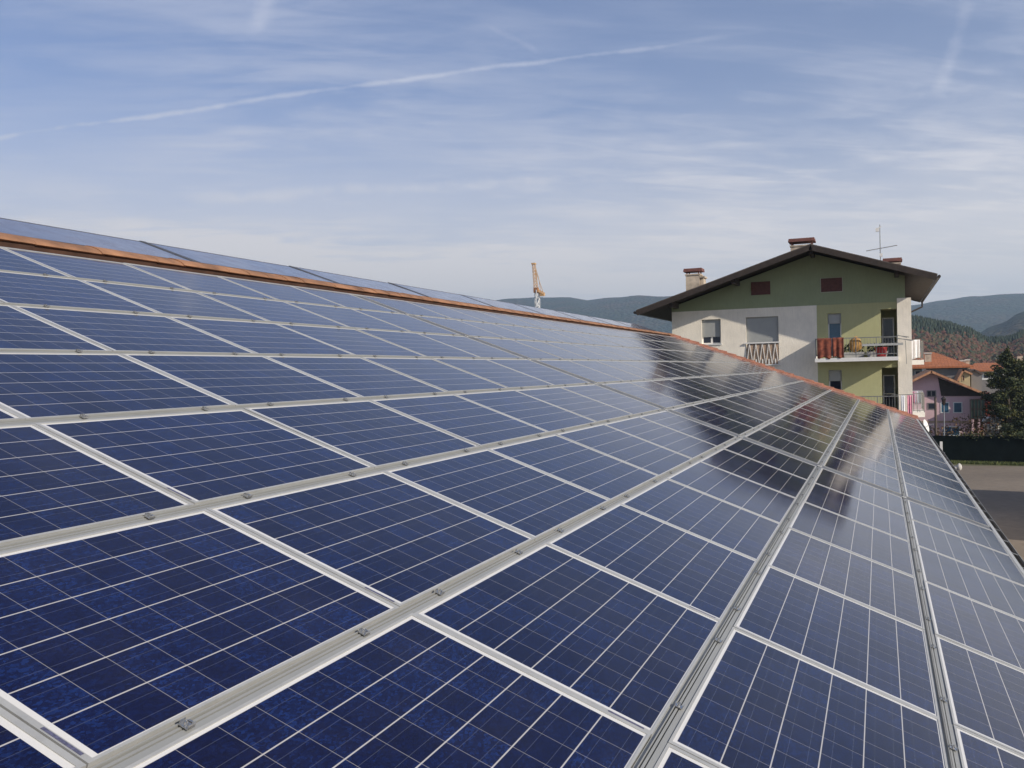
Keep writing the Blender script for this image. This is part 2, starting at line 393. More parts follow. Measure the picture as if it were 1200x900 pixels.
def interp(tab, x):
    if x <= tab[0][0]: return tab[0][1]
    for (x0, y0), (x1, y1) in zip(tab, tab[1:]):
        if x <= x1:
            t = (x-x0)/(x1-x0); t = t*t*(3-2*t); return y0+(y1-y0)*t
    return tab[-1][1]
def hill(name, prof, dist, run, matname, rough, px0=-700, px1=1900, seed=0.0, nx=260, nr=26, back=1.0):
    """a ridge at its real distance; prof lists where its crest runs (picture column -> row) and is turned into metres"""
    vs = []
    for i in range(nx+1):
        px = px0+(px1-px0)*i/nx
        d = ray(px, 430); d = Vector((d.x, d.y)).normalized()
        crest = ray(px, interp(prof, px)); crest = crest/Vector((crest.x, crest.y)).length
        H = 9+crest.z*dist
        for j in range(nr+1):
            t = j/nr
            r = dist-run+run*(1+back)*t
            e = (t*(1+back)) if t*(1+back) < 1 else max(0, 1-(t*(1+back)-1)/back)
            e = math.sin(e*math.pi/2)**1.3
            p = Vector((CAM.x+d.x*r, CAM.y+d.y*r, 0))
            nz = noise.fractal(Vector((p.x*rough, p.y*rough, seed)), 1.0, 2.1, 6)
            vs.append((p.x, p.y, max(-1.0, H*e*(1+.10*nz*(1 if abs(e-1) > .02 else .4))+1.5*noise.noise(Vector((p.x*rough*9, p.y*rough*9, seed)))-.6)))
    b = MB(); b.add(vs, [(i*(nr+1)+j, (i+1)*(nr+1)+j, (i+1)*(nr+1)+j+1, i*(nr+1)+j+1) for i in range(nx) for j in range(nr)])
    return tag(b.build(name, matname, smooth=True), kind='structure'), vs
hill('hills', [(-700, 372), (300, 366), (560, 359), (600, 355), (640, 350), (672, 348), (690, 351), (720, 349), (748, 347), (775, 349), (830, 344), (930, 352),
               (1040, 365), (1070, 362), (1100, 357), (1140, 352), (1172, 350), (1200, 350), (1320, 340), (1900, 352)], 3600, 1700, 'forest_far', .0016, seed=2.0)
hill('hills', [(-700, 418), (900, 420), (1090, 412), (1140, 393), (1170, 381), (1200, 367), (1260, 345), (1400, 335), (1900, 350)], 1700, 700, 'forest_far', .003, seed=5.5)
near_hill, nh = hill('hills', [(-700, 428), (560, 426), (800, 404), (960, 386), (1040, 377), (1070, 380), (1110, 386), (1130, 392), (1160, 404), (1180, 404), (1200, 397), (1300, 385), (1900, 405)],
     620, 300, 'forest_near', .008, px0=300, px1=1600, seed=9.0, nr=20)

def blob_template(sub, seed):
    bm = bmesh.new(); bmesh.ops.create_icosphere(bm, subdivisions=sub, radius=1)
    r = random.Random(seed)
    for v in bm.verts:
        v.co *= 1+.32*(r.random()-.5); 
    vs = [v.co.copy() for v in bm.verts]; fs = [tuple(v.index for v in f.verts) for f in bm.faces]; bm.free(); return vs, fs
blobs = [blob_template(1, k) for k in range(5)]
def wood_mass(name, label, n, px_rng, r_rng, surf, seed):
    r = random.Random(seed); b = MB(); b.tint = []
    for _ in range(n):
        px = r.uniform(*px_rng); rr = r.uniform(*r_rng)
        d = ray(px, 430); d = Vector((d.x, d.y)).normalized(); p = Vector((CAM.x+d.x*rr, CAM.y+d.y*rr))
        z = surf(px, rr)
        vs, fs = r.choice(blobs)
        con = noise.noise(Vector((p.x*.011, p.y*.011, 3.3)))+r.uniform(-.35, .35)
        if con > .0: sx, sz, t = r.uniform(1.0, 1.6), r.uniform(2.4, 4.0), r.uniform(0, .45)
        else: sx, sz, t = r.uniform(1.2, 2.1), r.uniform(1.7, 2.7), r.uniform(.40, 1)
        rot = Matrix.Rotation(r.uniform(0, 6.28), 3, 'Z')
        out = []
        for v in vs:
            q = rot @ v; k = 1.0 if con <= 0 else max(.12, .75-.62*v.z)
            out.append((p.x+q.x*sx*k, p.y+q.y*sx*k, z+(q.z*.5+.42)*sz*1.8))
        b.add(out, fs); b.tint += [min(1, max(0, t+r.uniform(-.12, .12))) for _ in fs]
    o = b.build(name, 'autumn_wood'); return tag(o, label, 'wood', kind='stuff')
def near_surf(px, rr):
    prof = [(-700, 428), (560, 426), (800, 404), (960, 386), (1040, 377), (1070, 380), (1110, 386), (1130, 392), (1160, 404), (1180, 404), (1200, 397), (1300, 385), (1900, 405)]
    c = ray(px, interp(prof, px)); c = c/Vector((c.x, c.y)).length
    t = (rr-320)/300; e = min(t, 1) if t < 1 else max(0, 2-t)
    return (9+c.z*620)*math.sin(max(0, e)*math.pi/2)**1.3-1
wood_mass('autumn_wood', 'autumn wood of rust and dark green trees covering the low hill', 9000, (985, 1260), (345, 640), near_surf, 4)

# ------------------------------------------------------------------ our own building under the solar field
PU, QS = 1.522, 1.069          # pitch along the eave and up the slope
PW, PH = 1.517, 1.007           # module size
GAP = .30                      # the wide gap after the sixth column
NCOL = 22
U_END = NCOL*PU+GAP-.012       # end of the solar field
S_TOP, S_BOT = 8.48, -1.062
S_RIDGE = 8.86
U0, U1 = -9.0, U_END+.95
house = thing('tiled_house', 'long low house under the solar field with terracotta ridge and dark gutter', 'house', (0, 0, 0))
yr, zr = roof_pt(0, S_RIDGE, -.10).y, roof_pt(0, S_RIDGE, -.10).z
ye, ze = roof_pt(0, -1.12, -.10).y, roof_pt(0, -1.12, -.10).z
yb = 2*yr-ye
b = MB()                       # south slope and north slope, in object space so that the tiles run with the slope
b.box(U0, U1, -1.12, S_RIDGE, -.24, -.10)
so = b.build('roof', 'tiles_main', house); so.location = (0, 0, Z0); so.rotation_euler = ROOF_ROT
b = MB(); b.quadslab([(U0, yr+.004, zr), (U1, yr+.004, zr), (U1, yb, ze), (U0, yb, ze)], .14); b.build('roof', 'tiles_main', house)
b = MB(); b.prism([(ye+.9, 0), (yb-.9, 0), (yb-.9, ze+.0), (yr, zr-.32), (ye+.9, ze+.0)], 'x', U0+.5, U1-.5); b.build('wall', 'wall_backing', house)
# gutter with hooks along the eave
b = MB()
prof = [(-1.165+.062*math.cos(a), -.050+.062*math.sin(a)) for a in [R_(180+k*18) for k in range(11)]]
prof += [(p[0]*1.0+(.008 if p[0] < -1.165 else -.008), p[1]+.004) for p in reversed(prof)]
b.prism(prof, 'x', U0, U1)
gt = b.build('gutter', 'gutter_metal', house); gt.location = (0, 0, Z0); gt.rotation_euler = ROOF_ROT
b = MB()
for k in range(46):
    U = .3+k*.79
    b.box(U, U+.035, -1.232, -1.10, -.046, -.040)
    b.box(U, U+.035, -1.238, -1.232, -.11, -.040)
b.box(U0, U1, -1.246, -1.238, -.062, -.036)
hk = b.build('gutter_hook', 'rail_grey', house); hk.location = (0, 0, Z0); hk.rotation_euler = ROOF_ROT; hk['kind'] = 'stuff'
# clay ridge capping resting on a board coloured dark as the gap's shade
b = MB(); rr = random.Random(3)
b.box(U0, U1, S_RIDGE-.14, S_RIDGE+.10, -.10, .030)
rb = b.build('ridge_board_shade', 'ridge_board_shade', house); rb.location = (0, 0, Z0); rb.rotation_euler = ROOF_ROT
b = MB(); U = U0
while U < U1+.1:
    L = rr.choice((.42, .42, .84)); dz = rr.uniform(-.003, .003); ds = rr.uniform(-.004, .004); n = 9
    vs = []
    for (uu, r_, up) in ((U, .142, .005), (U+L+.05, .134, 0.0)):
        for k in range(n):
            a = math.pi*k/(n-1); vs.append((uu, S_RIDGE-.03+ds-r_*math.cos(a), .034+dz+up+r_*.22*math.sin(a)))
        for k in range(n-1, -1, -1):
            a = math.pi*k/(n-1); vs.append((uu, S_RIDGE-.03+ds-(r_-.012)*math.cos(a), .020+dz+up+(r_-.012)*.22*math.sin(a)))
    m_ = 2*n
    b.add(vs, [(k, (k+1) % m_, m_+(k+1) % m_, m_+k) for k in range(m_)]+[tuple(range(m_))[::-1], tuple(range(m_, 2*m_))])
    U += L
rc = b.build('ridge_capping', 'ridge_clay', house); rc.location = (0, 0, Z0); rc.rotation_euler = ROOF_ROT
# clay tiles along the far verge: three barrel courses running up the slope
b = MB()
for c_ in range(4):
    Uc = U_END+.13+c_*.235
    Sv = -1.14
    while Sv < S_RIDGE-.1:
        L = .40; n = 7; vs = []; lift = rr.uniform(-.006, .010)+(.05 if c_ == 3 else 0)
        for (sv, r_, up) in ((Sv, .118, .015), (Sv+L+.05, .105, -.015)):
            for k in range(n):
                a = math.pi*k/(n-1); vs.append((Uc-r_*math.cos(a)+lift, sv, -.09+up+lift+r_*1.05*math.sin(a)))
            for k in range(n-1, -1, -1):
                a = math.pi*k/(n-1); vs.append((Uc-(r_-.018)*math.cos(a)+lift, sv, -.09+up+lift+(r_-.018)*1.05*math.sin(a)))
        m_ = 2*n
        b.add(vs, [(k, (k+1) % m_, m_+(k+1) % m_, m_+k) for k in range(m_)]+[tuple(range(m_))[::-1], tuple(range(m_, 2*m_))])
        Sv += L
vt = b.build('verge_tiles', 'terracotta', house); vt.location = (0, 0, Z0); vt.rotation_euler = ROOF_ROT
# flat metal sheet lying in the wide gap
b = MB(); b.box(6*PU-.03, 6*PU+GAP+.03, S_BOT, S_TOP+.03, -.095, -.075)
b.box(6*PU+.035, 6*PU+GAP-.004, S_BOT, S_TOP, -.030, -.006)
fl = b.build('gap_flashing', 'grey_flashing', house); fl.location = (0, 0, Z0); fl.rotation_euler = ROOF_ROT

# ------------------------------------------------------------------ solar modules
def frame_mesh():
    b = MB(); x, y, t, w = PW/2, PH/2, .0105, .020
    for (x0, x1, y0, y1) in ((-x, x, -y, -y+t), (-x, x, y-t, y), (-x, -x+w, -y+t, y-t), (x-w, x, -y+t, y-t)):
        b.box(x0, x1, y0, y1, -.038, .003)
    return b
def laminate_mesh():
    b = MB(); x, y = PW/2-.0203, PH/2-.0108
    b.box(-x, x, -y, y, -.006, 0.0); return b
proto = thing('solar_panel', 'x', 'solar panel')
fo = frame_mesh().build('frame', 'aluminium', proto); lo = laminate_mesh().build('cell_sheet', 'solar_laminate', proto)
used = [False]
def put_panel(loc, rot, label, group, sticker=None):
    if not used[0]: r, f, l = proto, fo, lo; used[0] = True
    else:
        r, f, l = proto.copy(), fo.copy(), lo.copy()
        for q in (r, f, l): COL.objects.link(q)
        f.parent = r; l.parent = r
    r.location = loc; r.rotation_euler = rot; tag(r, label, 'solar panel', group)
    if sticker:
        s_ = MB(); s_.box(*sticker, .0032, .0040).build('sticker', 'sticker', r)
    return r
def row_name(r):
    if r == 0: return 'bottom row by the gutter'
    if r == 8: return 'top row under the ridge'
    return f'{ORD[r]} row from the gutter' if r <= 4 else f'{ORD[8-r]} row below the ridge'
def seen(U, Sv, w=PW, h=PH, pad=40):
    ps = [project(roof_pt(U+a*w/2, Sv+c*h/2)) for a in (-1, 0, 1) for c in (-1, 0, 1)]
    ps = [p for p in ps if p]
    if not ps: return False
    xs = [p[0] for p in ps]; ys = [p[1] for p in ps]
    return max(xs) > -pad and min(xs) < 1200+pad and max(ys) > -pad and min(ys) < 900+pad
pr = random.Random(11)
for r in range(9):
    Sc = (r-.5)*QS-.02
    for i in range(-3, NCOL):
        Uc = (i+.5)*PU+(GAP if i >= 6 else 0)
        if not seen(Uc, Sc): continue
        col = f'{ORD[5-i]} panel before the wide gap' if i < 6 else f'{ORD[i-6]} panel beyond the wide gap'
        st = None
        if (r, i) in ((3, -1), (3, 0), (2, 0), (2, 1), (4, 0)): st = (-PW/2+.005, -PW/2+.016, -.470, -.33)
        put_panel(roof_pt(Uc+pr.uniform(-.0015, .0015), Sc+pr.uniform(-.0015, .0015), pr.uniform(-.0015, .0015)),
                  (SLOPE+R_(pr.gauss(0, .12)), R_(pr.gauss(0, .09)), R_(pr.gauss(0, .02))),
                  f'solar panel in {row_name(r)}, {col}', 'solar panels on the near slope', st)
# the row beyond the ridge: wide smooth modules with dark frames, set level with this slope on stands
b0 = 3.13-3.37
BW = 3.27; n_b = 0; first_b = None
for k in range(10):
    Uc = b0+k*3.37+.05+BW/2
    if Uc > 33.4 or not seen(Uc, 9.67, BW, 1.0, 20): continue
    t = thing('solar_panel', f'{ORD[n_b]} wide smooth solar panel from the left behind the ridge', 'solar panel', roof_pt(Uc, 9.675, .012+pr.uniform(-.002, .002)),
              (SLOPE+R_(pr.gauss(0, .15)), R_(pr.gauss(0, .06)), 0), 'wide solar panels behind the ridge'); n_b += 1
    if first_b is None:
        b = MB(); x, y, w = BW/2, .5, .018
        for q in ((-x, x, -y, -y+w), (-x, x, y-w, y), (-x, -x+w, -y+w, y-w), (x-w, x, -y+w, y-w)): b.box(*q, -.05, .003)
        f1 = b.build('frame', 'collector_frame', t); b = MB(); b.box(-x+w+.0005, x-w-.0005, -y+w+.0005, y-w-.0005, -.006, 0); g1 = b.build('cell_sheet', 'collector_glass', t); first_b = (f1, g1)
    else:
        for q in first_b: c = q.copy(); COL.objects.link(c); c.parent = t
n_st = 0
for k in range(1, 10):
    U = b0+k*3.37
    if U > 33.5: continue
    t = thing('mounting_stand', f'{ORD[n_st]} metal stand with gap-shade bar from the left between raised panels behind the ridge', 'stand', roof_pt(U, 9.67, 0), group='stands behind the ridge'); n_st += 1
    b = MB(); b.box(-.05, .05, -.52, .53, -.05, .016)
    o = b.build('gap_shade_bar', 'gap_shade_steel', t); o.rotation_euler = ROOF_ROT  # dark bar fills the slot, its colour standing in for the gap's shade
    back = roof_pt(U, 9.67+.48, -.05)-roof_pt(U, 9.67, 0); zroof = zr-(roof_pt(U, 10.15).y-yr)*math.tan(SLOPE)-t.location.z
    b = MB(); b.box(-.02, .02, back.y-.02, back.y+.02, zroof, back.z); b.build('leg', 'gap_shade_steel', t)

# aluminium rails between the rows, with clamps
RAILP = [(-.0295, -.035), (-.0295, -.003), (-.0075, -.003), (-.0070, -.016), (-.0030, -.016), (-.0025, -.002), (.0065, -.002), (.0070, -.016), (.0115, -.016), (.0120, .003), (.0155, .003),
         (.0160, -.010), (.0295, -.010), (.0295, -.035)]
def clamp_mesh():
    b = MB()
    b.box(-.030, .030, -.034, .022, .0125, .0160)
    b.box(-.030, .030, -.034, -.031, .0160, .030)
    b.box(-.022, .022, .020, .023, .0160, .028)
    n = 6
    vs = [(.011*math.cos(k*math.pi/3), -.004+.011*math.sin(k*math.pi/3), z) for z in (.0162, .026) for k in range(n)]
    b.add(vs, [tuple(range(n, 2*n))]+[(k, (k+1) % n, n+(k+1) % n, n+k) for k in range(n)])
    b.tube((0, -.004, .026), (0, -.004, .034), .005, n=8)
    b.box(.034, .046, -.012, .010, .0125, .020)
    b.v = [(q[0]*.48, q[1]*.60, .003+(q[2]-.0125)*.80) for q in b.v]
    return b
cl_mesh = None
for j in range(8):
    Sv = j*QS-.02
    for part, (ua, ub) in enumerate(((-3*PU, 6*PU+.06), (6*PU+.14, U_END))):
        nm = 'bottom' if j == 0 else ORD[j]
        where = 'before' if part == 0 else 'beyond'
        t = thing('mounting_rail', f'grooved aluminium rail, {nm} one up from the gutter, stretch {where} the wide gap', 'rail', roof_pt(ua, Sv), ROOF_ROT, 'aluminium rails between panel rows')
        b = MB(); b.prism([(y, z) for y, z in RAILP], 'x', 0, ub-ua)
        b.build('rail', 'rail_metal', t)
        ends = MB()
        if part == 0: ends.box(ub-ua, ub-ua+.05, -.027, .027, -.03, -.002); ends.build('end_plug', 'black_rubber', t)
        else: ends.box(-.004, .0, -.028, .028, -.03, .003); ends.build('end_cap', 'trim_white', t)
        for i in range(-3, NCOL):
            if (i < 6) != (part == 0): continue
            for fr in (.20, .79):
                U = i*PU+fr*PU+(GAP if i >= 6 else 0)
                if not seen(U, Sv, .1, .1, 20): continue
                if cl_mesh is None:
                    c = clamp_mesh().build('clamp', 'steel', t); cl_mesh = c.data
                else:
                    c = bpy.data.objects.new('clamp', cl_mesh); COL.objects.link(c); c.parent = t
                c.location = (U-ua+pr.uniform(-.02, .02), pr.uniform(-.003, .003), 0); c.rotation_euler = (0, 0, pr.uniform(-.08, .08))
for nm, Sv, lab in (('edge_trim', S_TOP-.010, 'thin aluminium edge strip along the top panel row under the ridge'), ('edge_trim', S_BOT-.022, 'thin aluminium edge strip along the bottom panel row beside the gutter')):
    b = MB(); b.prism([(-.022, -.05), (-.022, .006), (.022, .006), (.022, -.05)], 'x', -4.5, U_END)
    o = b.build(nm, 'aluminium'); o.location = roof_pt(0, Sv); o.rotation_euler = ROOF_ROT; tag(o, lab, 'edge strip')

# ------------------------------------------------------------------ the green and white apartment house
XF = 42.0                                  # plane of its front
XB = 56.0
bld = thing('apartment_house', 'green and white apartment house with a low gable roof beyond the panels', 'house', (XF, 3, 0))
O_ = Vector((XF, 3.0, 0))
def local(b, name, mats, parent=bld, smooth=False):
    b.v = [(q[0]-O_.x, q[1]-O_.y, q[2]-O_.z) for q in b.v]
    return b.build(name, mats, parent, smooth)
YL, YR = 9.82, -0.90
ZG = 11.87                                # height of the paint line
RIDGE_Y, RIDGE_Z = 3.05, 14.42
SLO = .322
def roof_z(y): return RIDGE_Z-abs(y-RIDGE_Y)*SLO
# front wall: built as panels round its openings so that windows are true recesses
def wall_grid(b, ys, zs, holes, x0, x1, top=None):
    for y0, y1 in zip(ys, ys[1:]):
        for z0, z1 in zip(zs, zs[1:]):
            cy, cz = (y0+y1)/2, (z0+z1)/2
            if any(h[0] < cy < h[1] and h[2] < cz < h[3] for h in holes): continue
            b.box(x0, x1, y0, y1, z0, z1)
W1 = (7.42, 8.35, 10.22, 11.42); W2 = (4.69, 6.21, 9.15, 11.44)
W3 = (1.86, 2.45, 9.40, 11.45); W4 = (1.88, 2.46, 6.75, 8.80)
LOG = (-.55, .14, 6.70, 8.86); LOGU = (-.55, .14, 9.36, 11.55)
T = .32
def wall_with(name, matn, y0, y1, z0, z1, holes):
    ys = sorted({y0, y1, *[v for h in holes for v in h[:2] if y0 < v < y1]}); zs = sorted({z0, z1, *[v for h in holes for v in h[2:] if z0 < v < z1]})
    b = MB(); wall_grid(b, ys, zs, holes, XF, XF+T)
    return local(b, name, matn)
wall_with('wall', 'white_plaster', 2.94, YL, 0, ZG, [W1, W2, (7.42, 8.35, 7.5, 8.7), (4.69, 6.21, 6.5, 8.75)])
wall_with('wall', 'lime_plaster', -.55, 2.94, 0, ZG-.004, [W3, W4, LOG, LOGU])
b = MB(); gb = [(YR, ZG), (YL, ZG), (YL, roof_z(YL)-.12), (RIDGE_Y, RIDGE_Z-.12), (YR, roof_z(YR)-.12)]
V1 = (5.03, 5.93, 12.50, 13.12); V2 = (1.79, 2.72, 12.48, 13.10)
b.prism(gb, 'x', XF, XF+T); local(b, 'gable_wall', 'sage_plaster')
b = MB()                                   # rear and side walls
b.box(XB-T, XB, YR, YL, 0, 11.6); b.box(XF+T, XB-T, YL-T, YL, 0, 12.05); b.box(XF+1.9, XB-T, YR, YR+T, 0, 12.9)
b.prism([(YR, 11.6), (YL, 11.6), (YL, roof_z(YL)-.14), (RIDGE_Y, RIDGE_Z-.14), (YR, roof_z(YR)-.14)], 'x', XB-T, XB)
local(b, 'wall', 'white_plaster')
b = MB(); b.box(XF-.10, XF+1.9, -1.14, -.55, 0, 12.02); local(b, 'pillar', 'white_plaster')
b = MB()                                   # loggia interiors
for (y0, y1, z0, z1) in (LOG, LOGU):
    b.box(XF+1.5, XF+1.6, y0-.02, y1+.25, z0-.1, z1+.1); b.box(XF+T, XF+1.5, y1+.0, y1+.2, z0-.1, z1+.1)
    b.box(XF+T, XF+1.5, y0, y1, z1+.004, z1+.12); b.box(XF+T, XF+1.5, y0, y1, z0-.14, z0-.004)
local(b, 'loggia', 'lime_plaster')
for (y0, y1, z0, z1) in (LOG, LOGU):
    b = MB(); d0 = XF+1.1
    for q in ((y0+.12, y0+.17, z0, z1-.35), (y1-.10, y1-.05, z0, z1-.35), (y0+.17, y1-.10, z1-.40, z1-.35), (y0+.17, y1-.10, z0+.9, z0+.95)): b.box(d0, d0+.05, *q)
    f = local(b, 'loggia_door', 'trim_white')
    b = MB(); b.box(d0+.012, d0+.03, y0+.17, y1-.10, z0, z1-.40); b.v = [(q[0]-O_.x, q[1]-O_.y, q[2]) for q in b.v]; b.build('pane', 'glass_dark', f)
# windows
def window(h, shutter_to, panes=2, frame='trim_white', glass='glass_dark', depth=.16, surround=None):
    y0, y1, z0, z1 = h; x = XF+depth; t = .055
    b = MB(); b.box(x, x+.06, y0, y0+t, z0, z1); b.box(x, x+.06, y1-t, y1, z0, z1); b.box(x, x+.06, y0+t, y1-t, z0, z0+t); b.box(x, x+.06, y0+t, y1-t, z1-t, z1)
    for k in range(1, panes):
        yc = y0+(y1-y0)*k/panes; b.box(x+.002, x+.062, yc-.05, yc+.05, z0+t, z1-t)
    f = local(b, 'window', frame)
    def sub(bb, nm, mt): bb.v = [(q[0]-O_.x, q[1]-O_.y, q[2]) for q in bb.v]; return bb.build(nm, mt, f)
    b = MB(); b.box(x+.02, x+.03, y0+t, y1-t, z0+t, z1-t); sub(b, 'pane', glass)
    if shutter_to < z1:
        b = MB(); z = z1
        while z > shutter_to+.01:
            b.box(x-.05, x-.032, y0+.012, y1-.012, max(shutter_to, z-.052), z-.004); z -= .055
        b.box(x-.048, x-.036, y0+.012, y1-.012, shutter_to, z1); sub(b, 'shutter', 'shutter_grey')
    if surround:
        b = MB(); b.box(XF-.05, XF+depth, y0-.06, y1+.06, z0-.06, z0-.002); sub(b, 'sill', surround)
    b = MB(); b.box(x+.4, x+.42, y0-.3, y1+.3, z0-.2, z1+.2); sub(b, 'curtain', 'shutter_grey')
    return f
window(W1, 10.56, 2, surround='trim_white')
window(W2, 10.20, 2)
window(W3, 10.98, 1, glass='glass_blue')
window(W4, 8.28, 1, glass='glass_dark')
window((7.42, 8.35, 7.5, 8.7), 7.9, 2, surround='trim_white'); window((4.69, 6.21, 6.5, 8.75), 7.5, 2)
# french-balcony guard with its zigzag bars and backing board
b = MB(); b.box(XF-.03, XF-.012, 4.72, 6.18, 9.15, 10.12); gd = local(b, 'window_guard', 'brass_panel')
b = MB(); n = 10
for k in range(n):
    ya, yb_ = 4.70+1.50*k/n, 4.70+1.50*(k+1)/n
    b.bar((XF-.06, ya, 10.16 if k % 2 else 9.14), (XF-.06, yb_, 9.14 if k % 2 else 10.16), .030)
    if k % 2 == 0: b.bar((XF-.062, yb_, 9.14), (XF-.062, yb_, 9.4), .05)
b.bar((XF-.062, 4.62, 10.19), (XF-.062, 6.28, 10.19), .06); b.bar((XF-.062, 4.62, 9.12), (XF-.062, 6.28, 9.12), .05)
b.v = [(q[0]-O_.x, q[1]-O_.y, q[2]) for q in b.v]; b.build('guard_bars', 'trim_white', gd)
# louvred gable vents
for V in (V1, V2):
    b = MB(); b.box(XF-.016, XF-.001, V[0]-.035, V[1]+.035, V[2]-.035, V[3]+.035); vf = local(b, 'gable_vent', 'sage_plaster' if V is V1 else 'vent_frame')
    b = MB(); z = V[2]
    while z < V[3]-.03: b.box(XF-.04, XF-.018, V[0], V[1], z, z+.055); z += .072
    b.box(XF-.028, XF-.017, V[0], V[1], V[2], V[3])
    b.v = [(q[0]-O_.x, q[1]-O_.y, q[2]) for q in b.v]; b.build('louvre', 'brown_vent', vf)
# roof: two tiled slopes with timber soffit, barge boards, purlin ends
XR0, XR1 = XF-1.80, XB+1.4
EL, ER = 11.20, -2.16
for e in (EL, ER):
    sgn = 1 if e > RIDGE_Y else -1
    b = MB(); y0 = RIDGE_Y+sgn*.001
    b.quadslab([(XR0, y0, RIDGE_Z+.14), (XR1, y0, RIDGE_Z+.14), (XR1, e, roof_z(e)+.14), (XR0, e, roof_z(e)+.14)], .11)
    rf = local(b, 'roof', 'tiles_grey')
    b = MB(); b.quadslab([(XR0+.02, y0, RIDGE_Z+.024), (XR1-.02, y0, RIDGE_Z+.024), (XR1-.02, e-sgn*.03, roof_z(e)+.034), (XR0+.02, e-sgn*.03, roof_z(e)+.034)], .05)
    b.v = [(q[0]-O_.x, q[1]-O_.y, q[2]) for q in b.v]; b.build('soffit', 'dark_wood', rf)
    b = MB(); b.quadslab([(XR0-.03, y0, RIDGE_Z+.10), (XR0+.018, y0, RIDGE_Z+.10), (XR0+.018, e, roof_z(e)+.10), (XR0-.03, e, roof_z(e)+.10)], .24)
    b.v = [(q[0]-O_.x, q[1]-O_.y, q[2]) for q in b.v]; b.build('barge_board', 'dark_wood', rf)
    b = MB(); b.tube((XR0, e+sgn*.06, roof_z(e)+.02), (XR1, e+sgn*.06, roof_z(e)+.02), .07)
    if sgn < 0:
        b.tube((XR1-.3, e-.06, roof_z(e)+.0), (XR1-.3, e-.06, roof_z(e)-.30), .05); b.tube((XR1-.3, e-.06, roof_z(e)-.30), (XR1-1.2, YR+.02, roof_z(e)-.95), .05)
        b.tube((XR1-1.2, YR-.06, roof_z(e)-.95), (XR1-1.2, YR-.06, 0.2), .05)
    b.v = [(q[0]-O_.x, q[1]-O_.y, q[2]) for q in b.v]; b.build('gutter', 'gutter_metal', rf)
for yp in (RIDGE_Y, 6.55, 9.55, -.55):
    b = MB(); b.box(XF-1.55, XF-.002, yp-.09, yp+.09, roof_z(yp)-.30, roof_z(yp)-.03 if yp != RIDGE_Y else RIDGE_Z-.035); local(b, 'purlin', 'dark_wood')
# chimneys
def chimney(x, y, w, d, z1, capw, capz, cap='slab'):
    b = MB(); zb = min(roof_z(y-w/2), roof_z(y+w/2))-.1
    b.box(x-d/2, x+d/2, y-w/2, y+w/2, zb, z1); b.box(x-d/2-.04, x+d/2+.04, y-w/2-.04, y+w/2+.04, z1, z1+.07)
    c = local(b, 'chimney', ['chimney_render'])
    b = MB()
    for sx in (-1, 1):
        for sy in (-1, 1): b.box(x+sx*(d/2-.06)-.03, x+sx*(d/2-.06)+.03, y+sy*(w/2-.06)-.03, y+sy*(w/2-.06)+.03, z1+.07, capz)
    b.box(x-capw*.42, x+capw*.42, y-capw/2, y+capw/2, capz, capz+.09); b.box(x-capw*.40, x+capw*.40, y-capw/2+.02, y+capw/2-.02, capz+.09, capz+.17)
    b.v = [(q[0]-O_.x, q[1]-O_.y, q[2]) for q in b.v]; b.build('chimney_cap', 'cap_clay', c)
chimney(XF+4.0, 9.42, .74, .8, 14.02, 1.0, 14.22)
b = MB(); b.box(XF+3.7, XF+4.4, 8.86, 9.03, 12.5, 13.86); b.box(XF+3.6, XF+4.5, 8.80, 9.07, 13.86, 13.95); local(b, 'chimney', 'chimney_render')
chimney(XF+5.0, 3.90, 1.10, .9, 15.28, 1.32, 15.52)
chimney(XF+4.6, -.45, .72, .7, 14.02, .92, 14.16)
# balconies on the front
def balcony(z, rail_top):
    b = MB(); b.box(XF-1.25, XF-.003, -.56, 2.98, z-.19, z-.02); sl = local(b, 'balcony', 'trim_white')
    b = MB(); x0, x1 = XF-1.20, XF-.01; ya, yb_ = -.52, 2.94
    for y in (ya, ya+.87, ya+1.73, ya+2.6, yb_): b.box(x0-.018, x0+.018, y-.018, y+.018, z-.02, rail_top)
    for zz in (rail_top, z+.12): 
        b.bar((x0, ya, zz), (x0, yb_, zz), .04); b.bar((x0, ya, zz), (x1, ya, zz), .04); b.bar((x0, yb_, zz), (x1, yb_, zz), .04)
    k = ya
    while k < yb_: b.box(x0-.006, x0+.006, k-.006, k+.006, z+.12, rail_top); k += .125
    k = x0
    while k < x1:
        for y in (ya, yb_): b.box(k-.006, k+.006, y-.006, y+.006, z+.12, rail_top)
        k += .125
    b.v = [(q[0]-O_.x, q[1]-O_.y, q[2]) for q in b.v]; b.build('railing', 'rail_grey', sl)
balcony(9.37, 10.24); balcony(6.72, 7.58)
b = MB(); b.box(XF-1.19, XF-.03, 2.958, 2.975, 9.36, 10.22); local(b, 'balcony_screen', 'trim_white')
# side balconies on the right flank
for (z, xa, xb_) in ((9.20, XF+5.0, XF+8.0), (6.55, XF+5.0, XF+8.0)):
    b = MB(); b.box(xa, xb_, YR-.95, YR-.002, z-.24, z); sl = local(b, 'balcony', 'trim_white')
    b = MB()
    for y in (YR-.92, YR-.6, YR-.3): b.box(xa+.02, xa+.05, y-.015, y+.015, z, z+.95)
    for zz in (z+.95, z+.1): b.bar((xa+.035, YR-.92, zz), (xa+.035, YR, zz), .035); b.bar((xa+.035, YR-.92, zz), (xb_-.03, YR-.92, zz), .035)
    k = xa+.05
    while k < xb_: b.box(k-.007, k+.007, YR-.927, YR-.913, z+.1, z+.95); k += .13
    b.v = [(q[0]-O_.x, q[1]-O_.y, q[2]) for q in b.v]; b.build('railing', 'rail_grey', sl)

